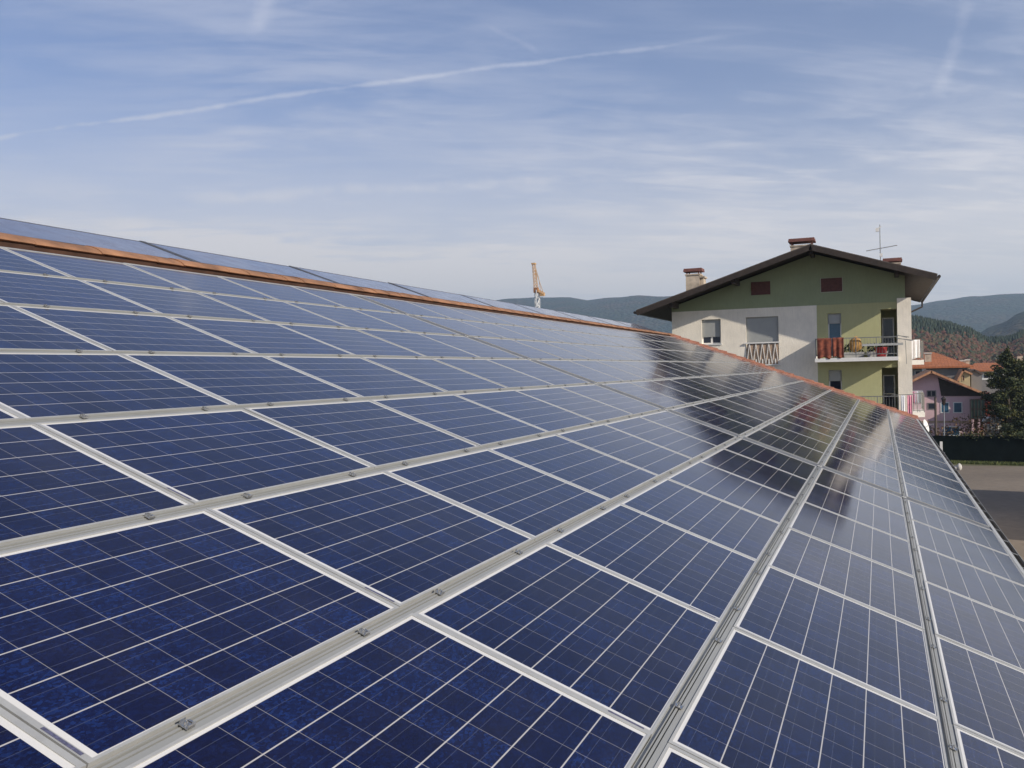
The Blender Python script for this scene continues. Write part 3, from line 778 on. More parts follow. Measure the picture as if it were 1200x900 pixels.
# things on and about the balconies
def cloth(name, mats, label, cat, p, wy, h, amp=.03, waves=5, along='y', seed=0, group=None):
    """a hanging cloth with folds; p is its top middle"""
    n, m_ = 28, 12; vs = []; r = random.Random(seed); ph = r.uniform(0, 6)
    for sgn in (0, 1):
        for j in range(m_+1):
            for i in range(n+1):
                t = i/n; zz = -h*j/m_*(1+.05*math.sin(t*7+ph)); off = amp*math.sin(waves*2*math.pi*t+ph+.6*j/m_)*(.35+.65*j/m_)+sgn*.012
                a = (t-.5)*wy
                vs.append((p[0]+off, p[1]+a, p[2]+zz) if along == 'y' else (p[0]+a, p[1]+off, p[2]+zz))
    N = (n+1)*(m_+1)
    fs = [(j*(n+1)+i, j*(n+1)+i+1, (j+1)*(n+1)+i+1, (j+1)*(n+1)+i) for j in range(m_) for i in range(n)]
    fs = fs+[tuple(q+N for q in reversed(f)) for f in fs]
    edge = [i for i in range(n+1)]+[j*(n+1)+n for j in range(1, m_+1)]+[m_*(n+1)+i for i in range(n-1, -1, -1)]+[j*(n+1) for j in range(m_-1, 0, -1)]
    fs += [(edge[k], edge[(k+1) % len(edge)], edge[(k+1) % len(edge)]+N, edge[k]+N) for k in range(len(edge))]
    o = MB(); c = Vector(p); o.add([Vector(v)-c for v in vs], fs)
    o = o.build(name, mats, smooth=True, loc=c); return tag(o, label, cat, group)
RX = XF-1.24
cloth('blanket', 'red_cloth', 'rust red blanket hanging on the balcony rail, outer left one', 'blanket', (RX-.02, 2.56, 10.27), .62, .92, .02, 2, seed=1)
cloth('blanket', 'red_cloth', 'narrower red blanket on the balcony rail beside the yellow cover', 'blanket', (RX-.02, 1.97, 10.28), .48, .90, .03, 2, seed=2)
# yellow folded airbed-like cover leaning on the rail
b = MB(); vs, fs = blob_template(2, 12); b.add([(q.x*.07, q.y*.30, q.z*.36) for q in vs], fs)
tag(b.build('cushion', 'yellow_cloth', smooth=True, loc=(XF-1.05, 1.22, 9.94)), 'round orange and yellow cushion standing behind the balcony rail', 'cushion')
b = MB(); b.box(-.03, .03, -.85, .85, -.05, .05)
for k in range(12): b.box(-.04, .04, -.83+k*.148, -.79+k*.148, .05, .062)
tag(b.build('drying_rack', 'planter_grey', loc=(XF-1.32, .1, 9.90)), 'long pale folding clothes rack hung outside the balcony rail', 'clothes rack')
t = thing('drying_rack', 'grey clothes rack swung out past the white pillar from balcony', 'clothes rack', (XF-1.22, -.55, 10.15))
b = MB()
for zz, e in ((0, -.62), (.14, -.45)): b.bar((0, .05, zz), (-.05, e, zz-.1), .03); b.bar((-.5, .05, zz), (-.45, e+.1, zz-.12), .03)
b.bar((-.05, -.62, -.1), (-.45, -.52, -.12), .03); b.build('arm', 'rail_grey', t)
b = MB(); b.bar((-.05, -.30, -.1), (-.05, -.33, -1.15), .02); b.build('cord', 'rail_grey', t)
for k, (y, lab) in enumerate(((1.62, 'grey window box with low dark plants on the balcony, nearer the blankets'), (.62, 'grey window box with dark plants on the balcony, nearer the pillar'))):
    t = thing('planter', lab, 'planter', (XF-.35, y-.3, 9.35))
    b = MB(); b.prism([(-.40, 0), (.40, 0), (.46, .26), (-.46, .26)], 'x', -.10, .10); b.v = [(q[0], q[1], q[2]) for q in b.v]; b.build('box', 'planter_grey', t)
    b = MB(); b.tint = []; r = random.Random(k)
    for _ in range(160):
        c = Vector((r.uniform(-.1, .1), r.uniform(-.42, .42), .28+r.random()*.34)); u = Vector((r.gauss(0, 1), r.gauss(0, 1), r.gauss(0, 1))).normalized()*.06; w_ = u.orthogonal().normalized()*.05
        b.add([c-u, c+w_, c+u, c-w_], [(0, 1, 2, 3)]); b.tint.append(r.random()*.5)
    b.build('plant', 'conifer', t)
t = thing('bucket', 'red plastic tub standing on the balcony near the loggia', 'tub', (XF-.9, .16, 9.36))
b = MB(); b.tube((0, 0, 0), (0, 0, .40), .20, .26, 16); b.build('tub', 'red_plastic', t)
b = MB(); b.tube((0, 0, .40), (0, 0, .43), .275, .275, 16); b.build('rim', 'red_plastic', t)
cloth('sheet', 'white_cloth', 'white bedsheet hanging on the upper side balcony of the green house', 'sheet', (XF+4.98, YR-.47, 10.22), .60, .95, .03, 3, seed=5)
for k, (y, w_, mt, lab) in enumerate(((-.98, .20, 'pink_cloth', 'pink towel hanging at the lower balcony corner by the white pillar'), (-.70, .16, 'white_cloth', 'white towel hanging at lower balcony corner beside the pink towel'))):
    cloth('towel', mt, lab, 'towel', (XF-1.3, y, 7.62), w_, .95, .02, 2, seed=20+k)
b = MB()
b.bar((0, .25, 0), (0, -.62, 0), .025); b.bar((.0, .25, 0), (.45, .25, -.02), .025); b.bar((0, -.62, 0), (.1, -.64, -.75), .02)
b.tube((-.0, .2, 0), (.0, -.6, .012), .008)
tag(b.build('towel_rail', 'rail_grey', loc=(XF-1.3, -.5, 7.645)), 'thin bent rail carrying towels at the lower balcony corner', 'towel rail')
# roof aerial
t = thing('tv_antenna', 'thin television aerial mast on the roof of the green house', 'antenna', (XF+4.6, .10, roof_z(.1)))
b = MB(); b.tube((0, 0, 0), (0, 0, 2.62), .026, .02, 6); b.build('mast', 'pole_metal', t)
b = MB(); b.bar((0, .66, 1.34), (0, -.80, 1.52), .035)
for k in range(9):
    y = .6-k*.165; z = 1.34+(.66-y)/1.46*.18; b.bar((-.16, y, z), (.16, y, z), .012)
b.build('boom', 'pole_metal', t)
b = MB(); b.bar((-.05, .20, 2.36), (-.05, -.06, 2.52), .05); b.box(-.06, .06, .04, .20, 2.28, 2.46); b.build('dipole', 'trim_white', t)
b = MB(); b.box(-.06, .06, -.10, .04, 1.0, 1.16); b.build('amplifier', 'trim_white', t)

# ------------------------------------------------------------------ neighbours
def gable_house(name, label, X, y0, y1, z_e, ridge_y, z_r, depth, wallm, roofm, over=.6, z0=-1.0):
    t = thing(name, label, 'house', (X, (y0+y1)/2, 0)); o = Vector(t.location)
    def L(b, nm, mt, par=t): b.v = [(q[0]-o.x, q[1]-o.y, q[2]) for q in b.v]; return b.build(nm, mt, par)
    lo_, hi = min(y0, y1), max(y0, y1)
    sl = lambda y: z_r-(abs(y-ridge_y)/(abs((hi if y > ridge_y else lo_)-ridge_y)))*(z_r-(z_e[1] if y > ridge_y else z_e[0])) if abs(y-ridge_y) > 1e-6 else z_r
    b = MB(); b.prism([(lo_, z0), (hi, z0), (hi, z_e[1]), (ridge_y, z_r), (lo_, z_e[0])], 'x', X, X+depth); L(b, 'wall', wallm)
    for e, ze_ in ((lo_, z_e[0]), (hi, z_e[1])):
        s_ = 1 if e > ridge_y else -1; k = (z_r-ze_)/abs(e-ridge_y); ee = e+s_*over
        b = MB(); b.quadslab([(X-over, ridge_y+s_*.001, z_r+.26), (X+depth+over, ridge_y+s_*.001, z_r+.26), (X+depth+over, ee, ze_-k*over+.26), (X-over, ee, ze_-k*over+.26)], .22)
        L(b, 'roof', roofm)
    return t, L
def house_window(L, x, a, b_, glass='glass_dark', frame='trim_white', proud=.04, mull=1, rim=.09):
    """a window on a front facing the camera: frame ring proud of the wall, pane recessed in it"""
    y0, y1, z0, z1 = b_[1], a[1], b_[2], a[2]
    if y0 > y1: y0, y1 = y1, y0
    t = rim; b = MB()
    b.box(x-proud, x-.004, y0-t, y0, z0-t, z1+t); b.box(x-proud, x-.004, y1, y1+t, z0-t, z1+t); b.box(x-proud, x-.004, y0, y1, z0-t, z0); b.box(x-proud, x-.004, y0, y1, z1, z1+t)
    for k in range(1, mull): yc = y0+(y1-y0)*k/mull; b.box(x-proud+.01, x-.004, yc-.05, yc+.05, z0, z1)
    f = L(b, 'window', frame)
    b = MB(); b.box(x-.016, x-.006, y0, y1, z0, z1); L(b, 'pane', glass, f)
# pink house
XP = 98.0
A = lambda px, py, X=XP: at(px, py, X)
ap = A(1091, 437); re = A(1153, 463); le = A(1052, 456)
pk, L = gable_house('pink_house', 'pink two storey house with dark timber gable and brown roof behind the fence', XP, re.y, le.y, (re.z, le.z), ap.y, ap.z, 11, 'pink_plaster', 'tiles_pale', 1.0, z0=-2.5)
# dark timber cladding in the right half of the gable
p0, p1, p2, p3 = A(1099, 442.5), A(1151, 462), A(1151, 464), A(1103, 464)
b = MB(); b.prism([(p0.y, p0.z), (p3.y, p3.z), (p2.y, p2.z), (p1.y, p1.z)], 'x', XP-.09, XP-.003); L(b, 'gable_cladding', 'dark_wood')
for (a_, c_, gl, mu) in (((1087, 458.5), (1096, 464), 'glass_dark', 2), ((1088, 473), (1096.5, 479), 'glass_dark', 1), ((1103.2, 472.2), (1111.5, 483), 'glass_blue', 1), ((1118, 472.2), (1126.8, 483), 'glass_blue', 1),
                     ((1106, 500.5), (1124, 510), 'glass_blue', 2), ((1086, 500), (1090, 511), 'glass_dark', 1)):
    house_window(L, XP, A(*a_), A(*c_), gl, 'trim_white' if gl == 'glass_blue' else 'grey_plaster', mull=mu)
a_, c_ = A(1136, 467.5), A(1152, 489)      # glazed veranda
b = MB(); b.box(XP-1.4, XP-.005, c_.y, a_.y, c_.z-.1, a_.z); v_ = L(b, 'veranda', 'glass_green')
b = MB()
for k in range(5): y = c_.y+(a_.y-c_.y)*k/4; b.box(XP-1.46, XP-1.402, y-.05, y+.05, c_.z-.1, a_.z)
for z in (c_.z-.1, c_.z+.9, a_.z): b.box(XP-1.455, XP-1.403, c_.y, a_.y, z-.05, z+.05)
L(b, 'veranda_bars', 'gutter_metal', v_)
b = MB(); bz = A(1090, 494).z; b.box(XP-.06, XP-.004, A(1134, 494).y, le.y, bz-.12, bz+.08); L(b, 'string_course', 'brass_panel')
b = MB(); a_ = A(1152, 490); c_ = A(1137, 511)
b.box(XP-.02, XP-.004, a_.y, c_.y, c_.z-1.5, a_.z); dr = L(b, 'porch_shade', 'brown_vent')  # flat dark sheet on the wall, coloured as the porch's shade
b = MB()
for px in (1138.5, 1145.5, 1152): y = A(px, 500).y; b.box(XP-1.5, XP-1.3, y-.10, y+.10, -1.5, A(px, 490).z)
L(b, 'porch_post', 'pink_plaster', dr)
a_, c_ = A(1068, 470), A(1081, 483)        # left balcony
b = MB(); b.box(XP-1.3, XP-.005, c_.y, a_.y+.8, c_.z-.2, c_.z); bl = L(b, 'balcony', 'trim_white')
b = MB()
for k in range(14): y = c_.y+(a_.y+.8-c_.y)*k/13; b.box(XP-1.28, XP-1.25, y-.02, y+.02, c_.z, c_.z+.95)
b.box(XP-1.285, XP-1.245, c_.y, a_.y+.8, c_.z+.95, c_.z+1.0); b.bar((XP-1.26, c_.y, c_.z+2.2), (XP-1.26, a_.y+.8, c_.z+2.2), .05); b.bar((XP-1.26, c_.y, c_.z), (XP-1.26, c_.y, c_.z+2.2), .06); L(b, 'railing', 'trim_white', bl)
for k, (px, w_, mt, cn) in enumerate(((1071.5, .35, 'pink_cloth', 'pink'), (1074.5, .42, 'white_cloth', 'white'), (1078, .3, 'shutter_grey', 'grey'))):
    q = A(px, 463, XP-1.35); cloth('washing', mt, f'{cn} washing hanging on the left balcony of the pink house', 'washing', (q.x, q.y, c_.z+2.15), w_, 1.15, .03, 2, seed=30+k)
# roof light and chimney-like fittings on the pink house roof
q0, q1 = A(1098, 438.6), A(1117, 447); b = MB()
k_ = (ap.z-re.z)/(ap.y-re.y)
b.quadslab([(XP+2, q0.y, ap.z-(ap.y-q0.y)*k_+.34), (XP+4.2, q0.y, ap.z-(ap.y-q0.y)*k_+.34), (XP+4.2, q1.y, ap.z-(ap.y-q1.y)*k_+.34), (XP+2, q1.y, ap.z-(ap.y-q1.y)*k_+.34)], .07); L(b, 'roof_light', 'glass_dark')
# red creeper on its right flank
def leaf_cloud(b, centre, size, n, leaf, r, tint=(0, 1)):
    for _ in range(n):
        while True:
            q = Vector((r.uniform(-1, 1), r.uniform(-1, 1), r.uniform(-1, 1)))
            if q.length < 1: break
        c = Vector(centre)+Vector((q.x*size[0], q.y*size[1], q.z*size[2]))
        u = Vector((r.gauss(0, 1), r.gauss(0, 1), r.gauss(0, .7))).normalized()*leaf*r.uniform(.6, 1.3); w_ = u.cross(Vector((r.gauss(0, 1), r.gauss(0, 1), r.gauss(0, 1)))).normalized()*leaf*.6
        b.add([c-u, c+w_, c+u, c-w_], [(0, 1, 2, 3)]); b.tint.append(r.uniform(*tint))
b = MB(); b.tint = []; r = random.Random(5)
for (px, py, sx, sz) in ((1156, 470, .55, 1.0), (1157, 480, .6, 1.0), (1155, 490, .5, .9), (1160, 486, .7, .8), (1158, 500, .7, 1.2)):
    leaf_cloud(b, A(px, py, XP-.2), (.6, sx, sz), 240, .13, r)
tag(b.build('creeper', 'vine_leaf'), 'dark red creeper growing up the right corner of the pink house', 'creeper')

# big orange-roofed house behind
XO = 128.0
B = lambda px, py, X=XO: at(px, py, X)
def hip_house(name, label, X, pxl, pxr, py_e, px_ra, px_rb, py_r, depth, wallm, roofm, zb=-3):
    e0, e1 = at(pxl, py_e, X), at(pxr, py_e, X); r0, r1 = at(px_ra, py_r, X+depth/2), at(px_rb, py_r, X+depth/2); z = e0.z; zr_ = r0.z
    t = thing(name, label, 'house', (X, (e0.y+e1.y)/2, 0)); o = Vector(t.location)
    def L(b, nm, mt, par=t): b.v = [(q[0]-o.x, q[1]-o.y, q[2]) for q in b.v]; return b.build(nm, mt, par)
    ya, yb_ = e0.y, e1.y
    b = MB(); b.box(X+.7, X+depth-.7, yb_+.7, ya-.7, zb, z-.05); L(b, 'wall', wallm)
    b = MB(); v = [(X, ya, z), (X, yb_, z), (X+depth, yb_, z), (X+depth, ya, z), (X+depth/2, r0.y, zr_), (X+depth/2, r1.y, zr_)]
    v2 = [(q[0], q[1], q[2]-.22) for q in v[:4]]
    b.add(v+v2, [(0, 1, 5, 4), (1, 2, 5), (2, 3, 4, 5), (3, 0, 4), (9, 8, 7, 6), (0, 6, 7, 1), (1, 7, 8, 2), (2, 8, 9, 3), (3, 9, 6, 0)]); L(b, 'roof', roofm)
    return t, L, z
oh, LO, zo = hip_house('orange_roofed_house', 'large house with a broad orange hipped tile roof behind the pink house', XO, 1030, 1141, 431, 1078, 1094, 413, 16, 'grey_plaster', 'tiles_orange')
for px in (1073, 1079, 1086): a_ = B(px, 435); house_window(LO, XO+.7, a_, a_+Vector((0, -.55, -.9)), 'glass_dark', 'house_plaster')
a_ = B(1083, 436); b = MB(); b.box(XO+.3, XO+.68, a_.y-.25, a_.y+.25, zo-3.0, zo-.1); LO(b, 'pier', 'trim_white')
for (px, py, hh, w_, X) in ((1087.5, 421, 9, .8, XO+3), (1127.5, 427, 5, .55, XO+4), (1133.5, 426, 5, .5, XO+5)):
    q = at(px, py, X); b = MB(); b.box(X-.4, X+.4, q.y-w_/2, q.y+w_/2, q.z-1.6, q.z+hh*.08); c_ = LO(b, 'chimney', 'chimney_render')
    b = MB(); b.box(X-.5, X+.5, q.y-w_/2-.08, q.y+w_/2+.08, q.z+hh*.08, q.z+hh*.08+.18); LO(b, 'chimney_cap', 'house_plaster', c_)
q0, q1 = at(1124, 438, 122), at(1137, 455, 122)
lh, L2 = gable_house('yellow_annex', 'small yellow walled annex with one tall window below the orange roof', 122, q1.y, q0.y, (q0.z-.1, q0.z-.5), q1.y+.8, q0.z+.3, 5, 'yellow_plaster', 'tiles_pale', .3, z0=-3)
house_window(L2, 122, at(1128, 440, 122), at(1130, 446, 122), 'brown_vent', 'yellow_plaster')
q0, q1 = at(1138, 437, 124), at(1150.5, 456, 124)
sh, L3 = gable_house('stone_house', 'grey stone walled house side without windows beside the yellow annex', 124, q1.y, q0.y, (q0.z-.2, q0.z+.1), q0.y-.4, q0.z+.2, 9, 'grey_plaster', 'old_tile', .2, z0=-3)
XC = 150.0
ch, LC, zc = hip_house('long_house', 'long house with orange tile roof and white lit window bays near the tree', XC, 1134, 1178, 434, 1142, 1168, 425.5, 12, 'grey_plaster', 'tiles_orange')
for px in (1153, 1161.5, 1170): a_ = at(px, 436.5, XC+.7); house_window(LC, XC+.7, a_, a_+Vector((0, -.55, -.85)), 'glass_dark', 'trim_white', rim=.28)
XD = 160.0
dh, LD, zd = hip_house('corner_house', 'pale walled house with orange roof at far right behind the tree', XD, 1182, 1235, 432, 1196, 1222, 421.5, 13, 'house_plaster', 'tiles_orange')
for px in (1190, 1197.5): a_ = at(px, 436.5, XD+.7); house_window(LD, XD+.7, a_, a_+Vector((0, -.6, -1.0)), 'glass_dark', 'trim_white')
q = at(1195, 421, XD+5); b = MB(); b.box(XD+4.6, XD+5.4, q.y-.4, q.y+.4, q.z-1.5, q.z+.5); LD(b, 'chimney', 'chimney_render')
# house out of frame to the right whose shadow lies over the yard
gh, LG = gable_house('roadside_house', 'plain plastered house standing at the right side of the yard', 44.5, -29.5, -17, (7.2, 7.2), -23.5, 9.6, 16.5, 'side_house_wall', 'tiles_orange', .8, z0=0)
for y in (-27, -23.5, -20):
    for z in (1.2, 4.2): house_window(LG, 44.5, Vector((0, y+.5, z+1.3)), Vector((0, y-.5, z)))

# ------------------------------------------------------------------ fence, lamp, poles, dish, crane
fa, fb = Vector((89.2, 1.5, 0)), Vector((83.6, -38, 0))
fd = (fb-fa).normalized(); FL = (fb-fa).length
t = thing('netted_fence', 'long wire fence covered with dark green netting along the yard', 'fence', fa, (0, 0, math.atan2(fd.y, fd.x)))
b = MB(); n = int(FL/.5); vs = []
for s_ in (-.02, .02):
    for j in range(4):
        for i in range(n+1): vs.append((i*FL/n, s_+.07*noise.noise(Vector((i*.35, j*.9, 1.0)))*(j > 0), .05+2.35*j/3+(.06*noise.noise(Vector((i*.5, 2.0, 0))) if j == 3 else 0)))
Nn = 4*(n+1)
fs = [(j*(n+1)+i, j*(n+1)+i+1, (j+1)*(n+1)+i+1, (j+1)*(n+1)+i) for j in range(3) for i in range(n)]
b.add(vs, fs+[tuple(q+Nn for q in reversed(f)) for f in fs]+[(3*(n+1)+i, 3*(n+1)+i+1, Nn+3*(n+1)+i+1, Nn+3*(n+1)+i) for i in range(n)]); b.build('netting', 'net_green', t)
k = 0.0
while k < FL:
    b = MB(); b.tube((k, .08, 0), (k, .08, 2.55), .035, n=8); b.build('post', 'net_post', t); k += 2.6
b = MB(); b.tint = []; r = random.Random(77)
for k in range(70):
    d_ = r.uniform(0, FL*.75); leaf = fa+fd*d_; nn = noise.noise(Vector((d_*.23, 4.0, 0)))
    if nn < -.15: continue
    for _ in range(26):
        c = leaf+fd*r.gauss(0, .5)+Vector((r.gauss(-.05, .10), r.gauss(0, .1), 2.42+r.gauss(0, .16)+max(0, nn)*r.random()*.7)); u = Vector((r.gauss(0, 1), r.gauss(0, 1), r.gauss(0, .8))).normalized()*.10; w_ = u.orthogonal().normalized()*.06
        b.add([c-u, c+w_, c+u, c-w_], [(0, 1, 2, 3)]); b.tint.append(r.random())
tag(b.build('fence_creeper', 'conifer'), 'ragged dark creeper growing along the top of the netted fence', 'creeper')
# grass verge at its foot: one stuff object of small blades
b = MB(); b.tint = []; r = random.Random(8); nrm = Vector((fd.y, -fd.x, 0))
if nrm.x > 0: nrm = -nrm
for _ in range(9000):
    q = fa+fd*r.uniform(0, FL*.62)+nrm*(r.random()**1.6*1.5+.05); h = r.uniform(.08, .26); a = r.uniform(0, 3.14); w_ = Vector((math.cos(a), math.sin(a), 0))*.05; tip = Vector((r.gauss(0, .06), r.gauss(0, .06), h))
    b.add([q-w_, q+w_, q+tip], [(0, 1, 2)]); b.tint.append(r.random())
tag(b.build('grass_verge', 'short_grass'), 'short green grass growing at the foot of the fence', 'grass', kind='stuff')
# dry shrubs behind the fence
sr = random.Random(15)
for k, (px, py, w_, h, lab) in enumerate(((1100, 514, 1.6, 1.3, 'brown leafless shrub behind the fence left of the lamp'), (1132, 506, 1.9, 1.8, 'rusty dry shrub behind the fence below the glazed veranda'),
                                        (1150, 508, 2.0, 1.7, 'ochre dry shrub behind the fence right of the porch posts'), (1167, 505, 2.0, 2.0, 'tall tawny shrub behind the fence beside the dark tree'))):
    q = at(px, py, 91.5+k*.4)
    t = thing('dry_shrub', lab, 'shrub', (q.x, q.y, 0), group='dry shrubs behind the fence')
    b = MB()
    for _ in range(14):
        a = sr.uniform(0, 6.28); d = sr.uniform(.2, 1)*w_*.6; b.tube((0, 0, 0), (math.cos(a)*d, math.sin(a)*d, q.z+h*sr.uniform(.2, 1)), .03, .008, 5)
    b.build('stem', 'bark', t)
    b = MB(); b.tint = []; leaf_cloud(b, (0, 0, q.z), (w_*.8, w_, h), 420, .12, sr); b.build('foliage', 'dry_shrub', t)
# the dark evergreen
def evergreen(base, H, rad, label, seed, lean=0.0):
    r = random.Random(seed); t = thing('evergreen_tree', label, 'tree', base)
    b = MB(); pts = [Vector((math.sin(k*.9+seed)*.10*k/6, math.cos(k*1.3)*.10*k/6, H*k/8)) for k in range(8)]
    for k in range(7): b.tube(pts[k], pts[k+1], .34*(1-k/8), .34*(1-(k+1)/8), 8)
    limbs = []
    for k in range(46):
        z = H*(.20+.76*(k/46)**.9); f = 1-(z/H-.20)/.80
        L_ = rad*(.30+.85*math.sin(min(1, f*1.25+.06)*math.pi/2)**.9)*r.uniform(.70, 1.12)*(.55 if z > H*.86 else 1); a = r.uniform(0, 6.28)
        p = Vector((0, 0, z)); e = p+Vector((math.cos(a)*L_, math.sin(a)*L_, L_*r.uniform(-.12, .28)))
        b.tube(p, e, .08*(.3+f), .015, 5); limbs.append((p, e, L_))
    b.build('trunk', 'bark', t)
    b = MB(); b.tint = []
    for p, e, L_ in limbs:
        m_ = max(3, int(L_*3.2))
        for k in range(m_):
            q = p.lerp(e, .22+.80*(k+r.random()*.5)/m_); s_ = (.30+.34*r.random())*(1.15-.5*k/m_)
            tt = r.choice((.1, .25, .4, .55, .9))
            leaf_cloud(b, q+Vector((0, 0, r.uniform(-.2, .15))), (s_*1.3, s_*1.3, s_*.75), 60, .115, r, (max(0, tt-.2), min(1, tt+.2)))
    for k in range(9):
        leaf_cloud(b, (r.gauss(0, .12), r.gauss(0, .12), H*(.90+.0135*k)), (.55-.05*k, .55-.05*k, .35), 70, .10, r, (.2, .9))
    b.build('crown', 'conifer', t)
q = at(1183, 520, 92.0)
evergreen((92.0, q.y, 0), 10.0, 2.0, 'tall dark evergreen tree behind the fence at the right edge', 3)
q = at(1207, 520, 103.0)
evergreen((103.0, q.y, 0), 9.6, 3.1, 'broader dark evergreen at the very right edge beside taller one', 9)
# fence garden posts
for k, (px, lab) in enumerate(((1157.5, 'pale wooden garden post behind the fence, left one'), (1166.5, 'pale wooden garden post behind the fence nearer the evergreen'))):
    q = at(px, 500, 92.5); b = MB(); b.box(-.09, .09, -.09, .09, 0, q.z+.1); b.prism([(-.09, q.z+.1), (.09, q.z+.1), (0, q.z+.2)], 'x', -.09, .09)
    tag(b.build('garden_post', 'house_plaster', loc=(92.5, q.y, 0)), lab, 'post')
q = at(1163, 494, 94); b = MB()
for k in range(7):
    vs, fs = blobs[k % 5]; c = Vector((rnd.uniform(-.3, .3), rnd.uniform(-.75, .75), rnd.uniform(-.3, .3))); b.add([c+v*rnd.uniform(.25, .42) for v in vs], fs)
b.box(-.3, .3, -.7, .7, -q.z, -.25)
tag(b.build('covered_pile', 'trim_white', loc=q), 'white sheeted heap behind the fence left of the dark tree', 'heap')
# street lamp with lantern
q = at(1107, 540, 88.6)
t = thing('street_lamp', 'slim grey street lamp with black lantern in front of the pink house', 'street lamp', (88.3, q.y, 0))
hz = at(1107, 462, 88.3).z
b = MB(); b.tube((0, 0, 0), (0, 0, .9), .075, .065, 10); b.tube((0, 0, .9), (0, 0, hz-1.0), .055, .04, 10); b.build('pole', 'pole_metal', t)
b = MB(); b.tube((0, 0, hz-1.0), (0, 0, hz-.45), .10, .20, 6); b.tube((0, 0, hz-.45), (0, 0, hz-.20), .30, .06, 6); b.tube((0, 0, hz-.20), (0, 0, hz), .03, .015, 6); b.build('lantern', 'gutter_metal', t)
# wooden pole
q = at(1097, 520, 90.5); hz = at(1097, 466, 90.5).z
t = thing('utility_pole', 'dark brown wooden pole standing left of the street lamp', 'pole', (90.5, q.y, 0))
b = MB(); b.tube((0, 0, 0), (0, 0, hz), .13, .10, 10); b.build('shaft', 'pole_wood', t)
b = MB(); b.tube((0, 0, hz), (0, 0, hz+.06), .12, .07, 10); b.build('pole_cap', 'gutter_metal', t)
# satellite dish on a mast
q = at(1088, 499, 62)
t = thing('satellite_dish', 'white oval satellite dish on a mast beside the roof corner', 'satellite dish', (62, q.y+.12, 0))
b = MB(); n = 20; rings = [(0, -.12), (.21, -.105), (.36, -.06), (.46, 0)]
vs = [(0, 0, 0)]; rot = Euler((0, R_(-74), R_(72))).to_matrix()
vs = []
for s_ in (0, 1):
    for (r_, d) in rings[1:]:
        for k in range(n): vs.append(rot @ Vector((r_*.95*math.cos(2*math.pi*k/n), r_*math.sin(2*math.pi*k/n), d-.015*s_)))
c0 = len(vs); vs.append(rot @ Vector((0, 0, -.12))); vs.append(rot @ Vector((0, 0, -.135)))
fs = []
for s_ in (0, 1):
    o = s_*3*n
    fs += [(c0+s_, o+k, o+(k+1) % n) for k in range(n)]
    for r_ in range(2): fs += [(o+r_*n+k, o+r_*n+(k+1) % n, o+(r_+1)*n+(k+1) % n, o+(r_+1)*n+k) for k in range(n)]
fs += [(2*n+k, 2*n+(k+1) % n, 5*n+(k+1) % n, 5*n+k) for k in range(n)]
b.add([v+Vector((0, 0, q.z)) for v in vs], fs); b.build('dish', 'trim_white', t, smooth=True)
b = MB(); b.tube((0.1, .1, 0), (.1, .1, q.z), .045, .04, 8); b.bar((.1, .1, q.z), rot @ Vector((0, 0, -.13))+Vector((0, 0, q.z)), .05); b.build('mast', 'pole_metal', t)
b = MB(); tip = rot @ Vector((0, -.05, .42))+Vector((0, 0, q.z)); b.bar(rot @ Vector((0, -.44, .0))+Vector((0, 0, q.z)), tip, .025); b.tube(tip, tip+rot @ Vector((0, 0, -.1)), .035, .045, 8); b.build('feed_arm', 'pole_metal', t)
# white post near the lamp and pale stones at the fence foot
q = at(1103, 522, 80); b = MB(); b.tube((0, 0, 0), (0, 0, 1.9), .05, .05, 8); b.box(-.08, .08, -.10, .10, 1.5, 2.5)
tag(b.build('meter_post', 'trim_white', loc=(80, q.y, 0)), 'white marker post near the roof corner beside the lamp', 'post')
for k, (px, sc, lab) in enumerate(((1120, .19, 'lower pale stone lying at the grass edge by the fence'), (1124.0, .26, 'taller pale stone standing at the grass edge by the fence'))):
    q = at(px, 552, 81.5); b = MB(); vs, fs = blob_template(2, 40+k); b.add([(v.x*sc*.8, v.y*sc*.8, v.z*sc*(1.1+.3*k)+sc*.75) for v in vs], fs)
    tag(b.build('stone', 'stone_pale', smooth=True, loc=(81.5, q.y, 0)), lab, 'stone')
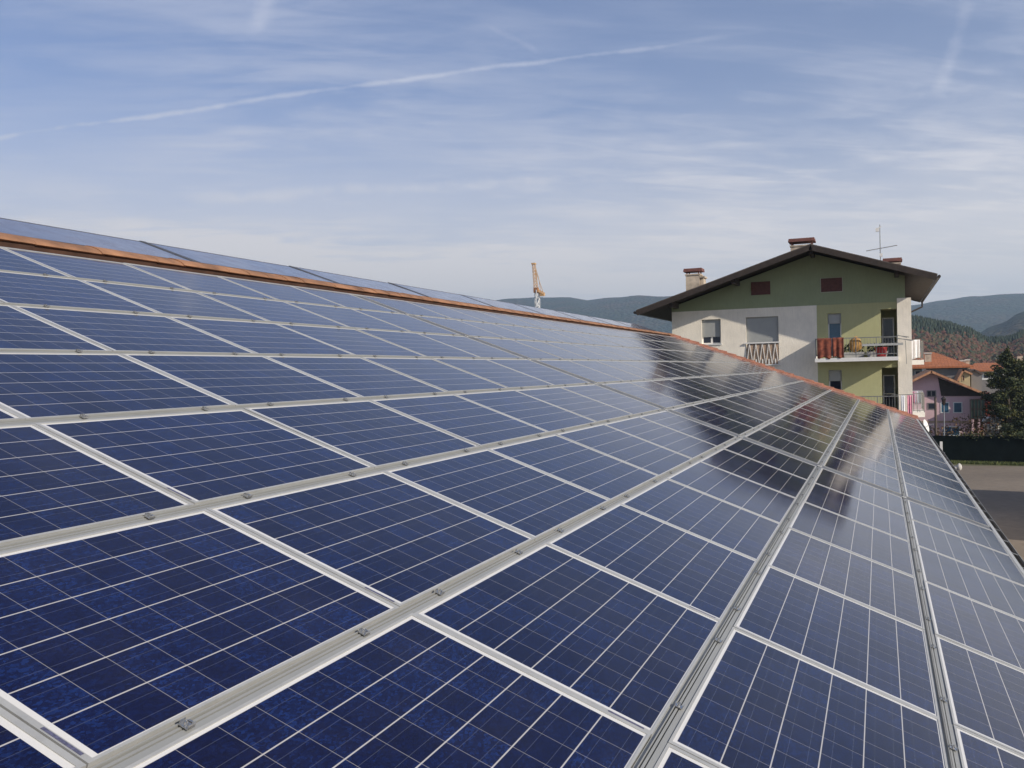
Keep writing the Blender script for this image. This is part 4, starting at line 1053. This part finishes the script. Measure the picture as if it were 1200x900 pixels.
# tower crane far behind the ridge
XK = 260.0
K = lambda px, py: at(px, py, XK)
q = K(628.5, 345)
t = thing('tower_crane', 'yellow tower crane with raised jib on a pale mast beyond the ridge', 'crane', (XK, q.y, 0))
def lattice(b, p0, p1, w, w1=None, n=8, r=.09):
    p0, p1 = Vector(p0), Vector(p1); w1 = w1 or w; d = (p1-p0).normalized(); u = d.orthogonal().normalized(); v = d.cross(u)
    cor = lambda s_, i: p0.lerp(p1, s_)+(u*(1 if i in (0, 3) else -1)+v*(1 if i < 2 else -1))*(w+(w1-w)*s_)/2
    for i in range(4): b.bar(cor(0, i), cor(1, i), r*1.3)
    for k in range(n):
        for i in range(4):
            b.bar(cor(k/n, i), cor((k+1)/n, (i+1) % 4), r); b.bar(cor(k/n, i), cor(k/n, (i+1) % 4), r)
loc = Vector(t.location)
def rel(px, py, dx=0): return K(px, py)+Vector((dx, 0, 0))-loc
b = MB(); lattice(b, (0, 0, 0), rel(629.5, 340), 1.1, 1.1, 14, .16); b.build('mast', 'crane_white', t)
b = MB(); lattice(b, rel(628, 338), rel(625.5, 310), .95, .75, 7, .08); q = rel(625.5, 309); b.box(-.6, .6, q.y-.6, q.y+.6, q.z-.25, q.z+.2); b.build('jib', 'crane_yellow', t)
b = MB(); q = rel(628.5, 340); b.box(-.7, .7, q.y-.6, q.y+.7, q.z-.8, q.z+.7); b.build('cab', 'crane_brown', t)
b = MB(); lattice(b, rel(630, 341), rel(637.5, 345), .8, .7, 5, .12); q = rel(635.5, 345); b.box(-.5, .5, q.y-.7, q.y+.6, q.z-.5, q.z+.3); b.build('counter_jib', 'crane_yellow', t)
b = MB(); b.bar(rel(627.3, 316), rel(637, 344), .13); b.bar(rel(627.3, 318), rel(631.5, 342), .13); b.bar(rel(627, 311), rel(631, 325), .11); b.bar(rel(631, 325), rel(634, 343), .11); b.build('tie_bar', 'crane_yellow', t)

# ------------------------------------------------------------------ haze over the whole valley
b = MB(); b.box(-6700, 6700, -6700, 6700, -3.0, 560)
hz = b.build('haze', 'trim_white'); hz['kind'] = 'stuff'; hz['label'] = 'pale blue autumn haze filling the valley'; hz['category'] = 'haze'
m = bpy.data.materials.new('haze_air'); m.use_nodes = True; g = G(m.node_tree); g.n.clear()
out = g.node('ShaderNodeOutputMaterial'); pv = g.node('ShaderNodeVolumePrincipled')
pv.inputs['Color'].default_value = (.60, .79, 1.0, 1); pv.inputs['Density'].default_value = .00022; pv.inputs['Anisotropy'].default_value = .2
g.l.new(pv.outputs[0], out.inputs['Volume']); hz.data.materials[0] = m
print('objects', len(COL.objects))
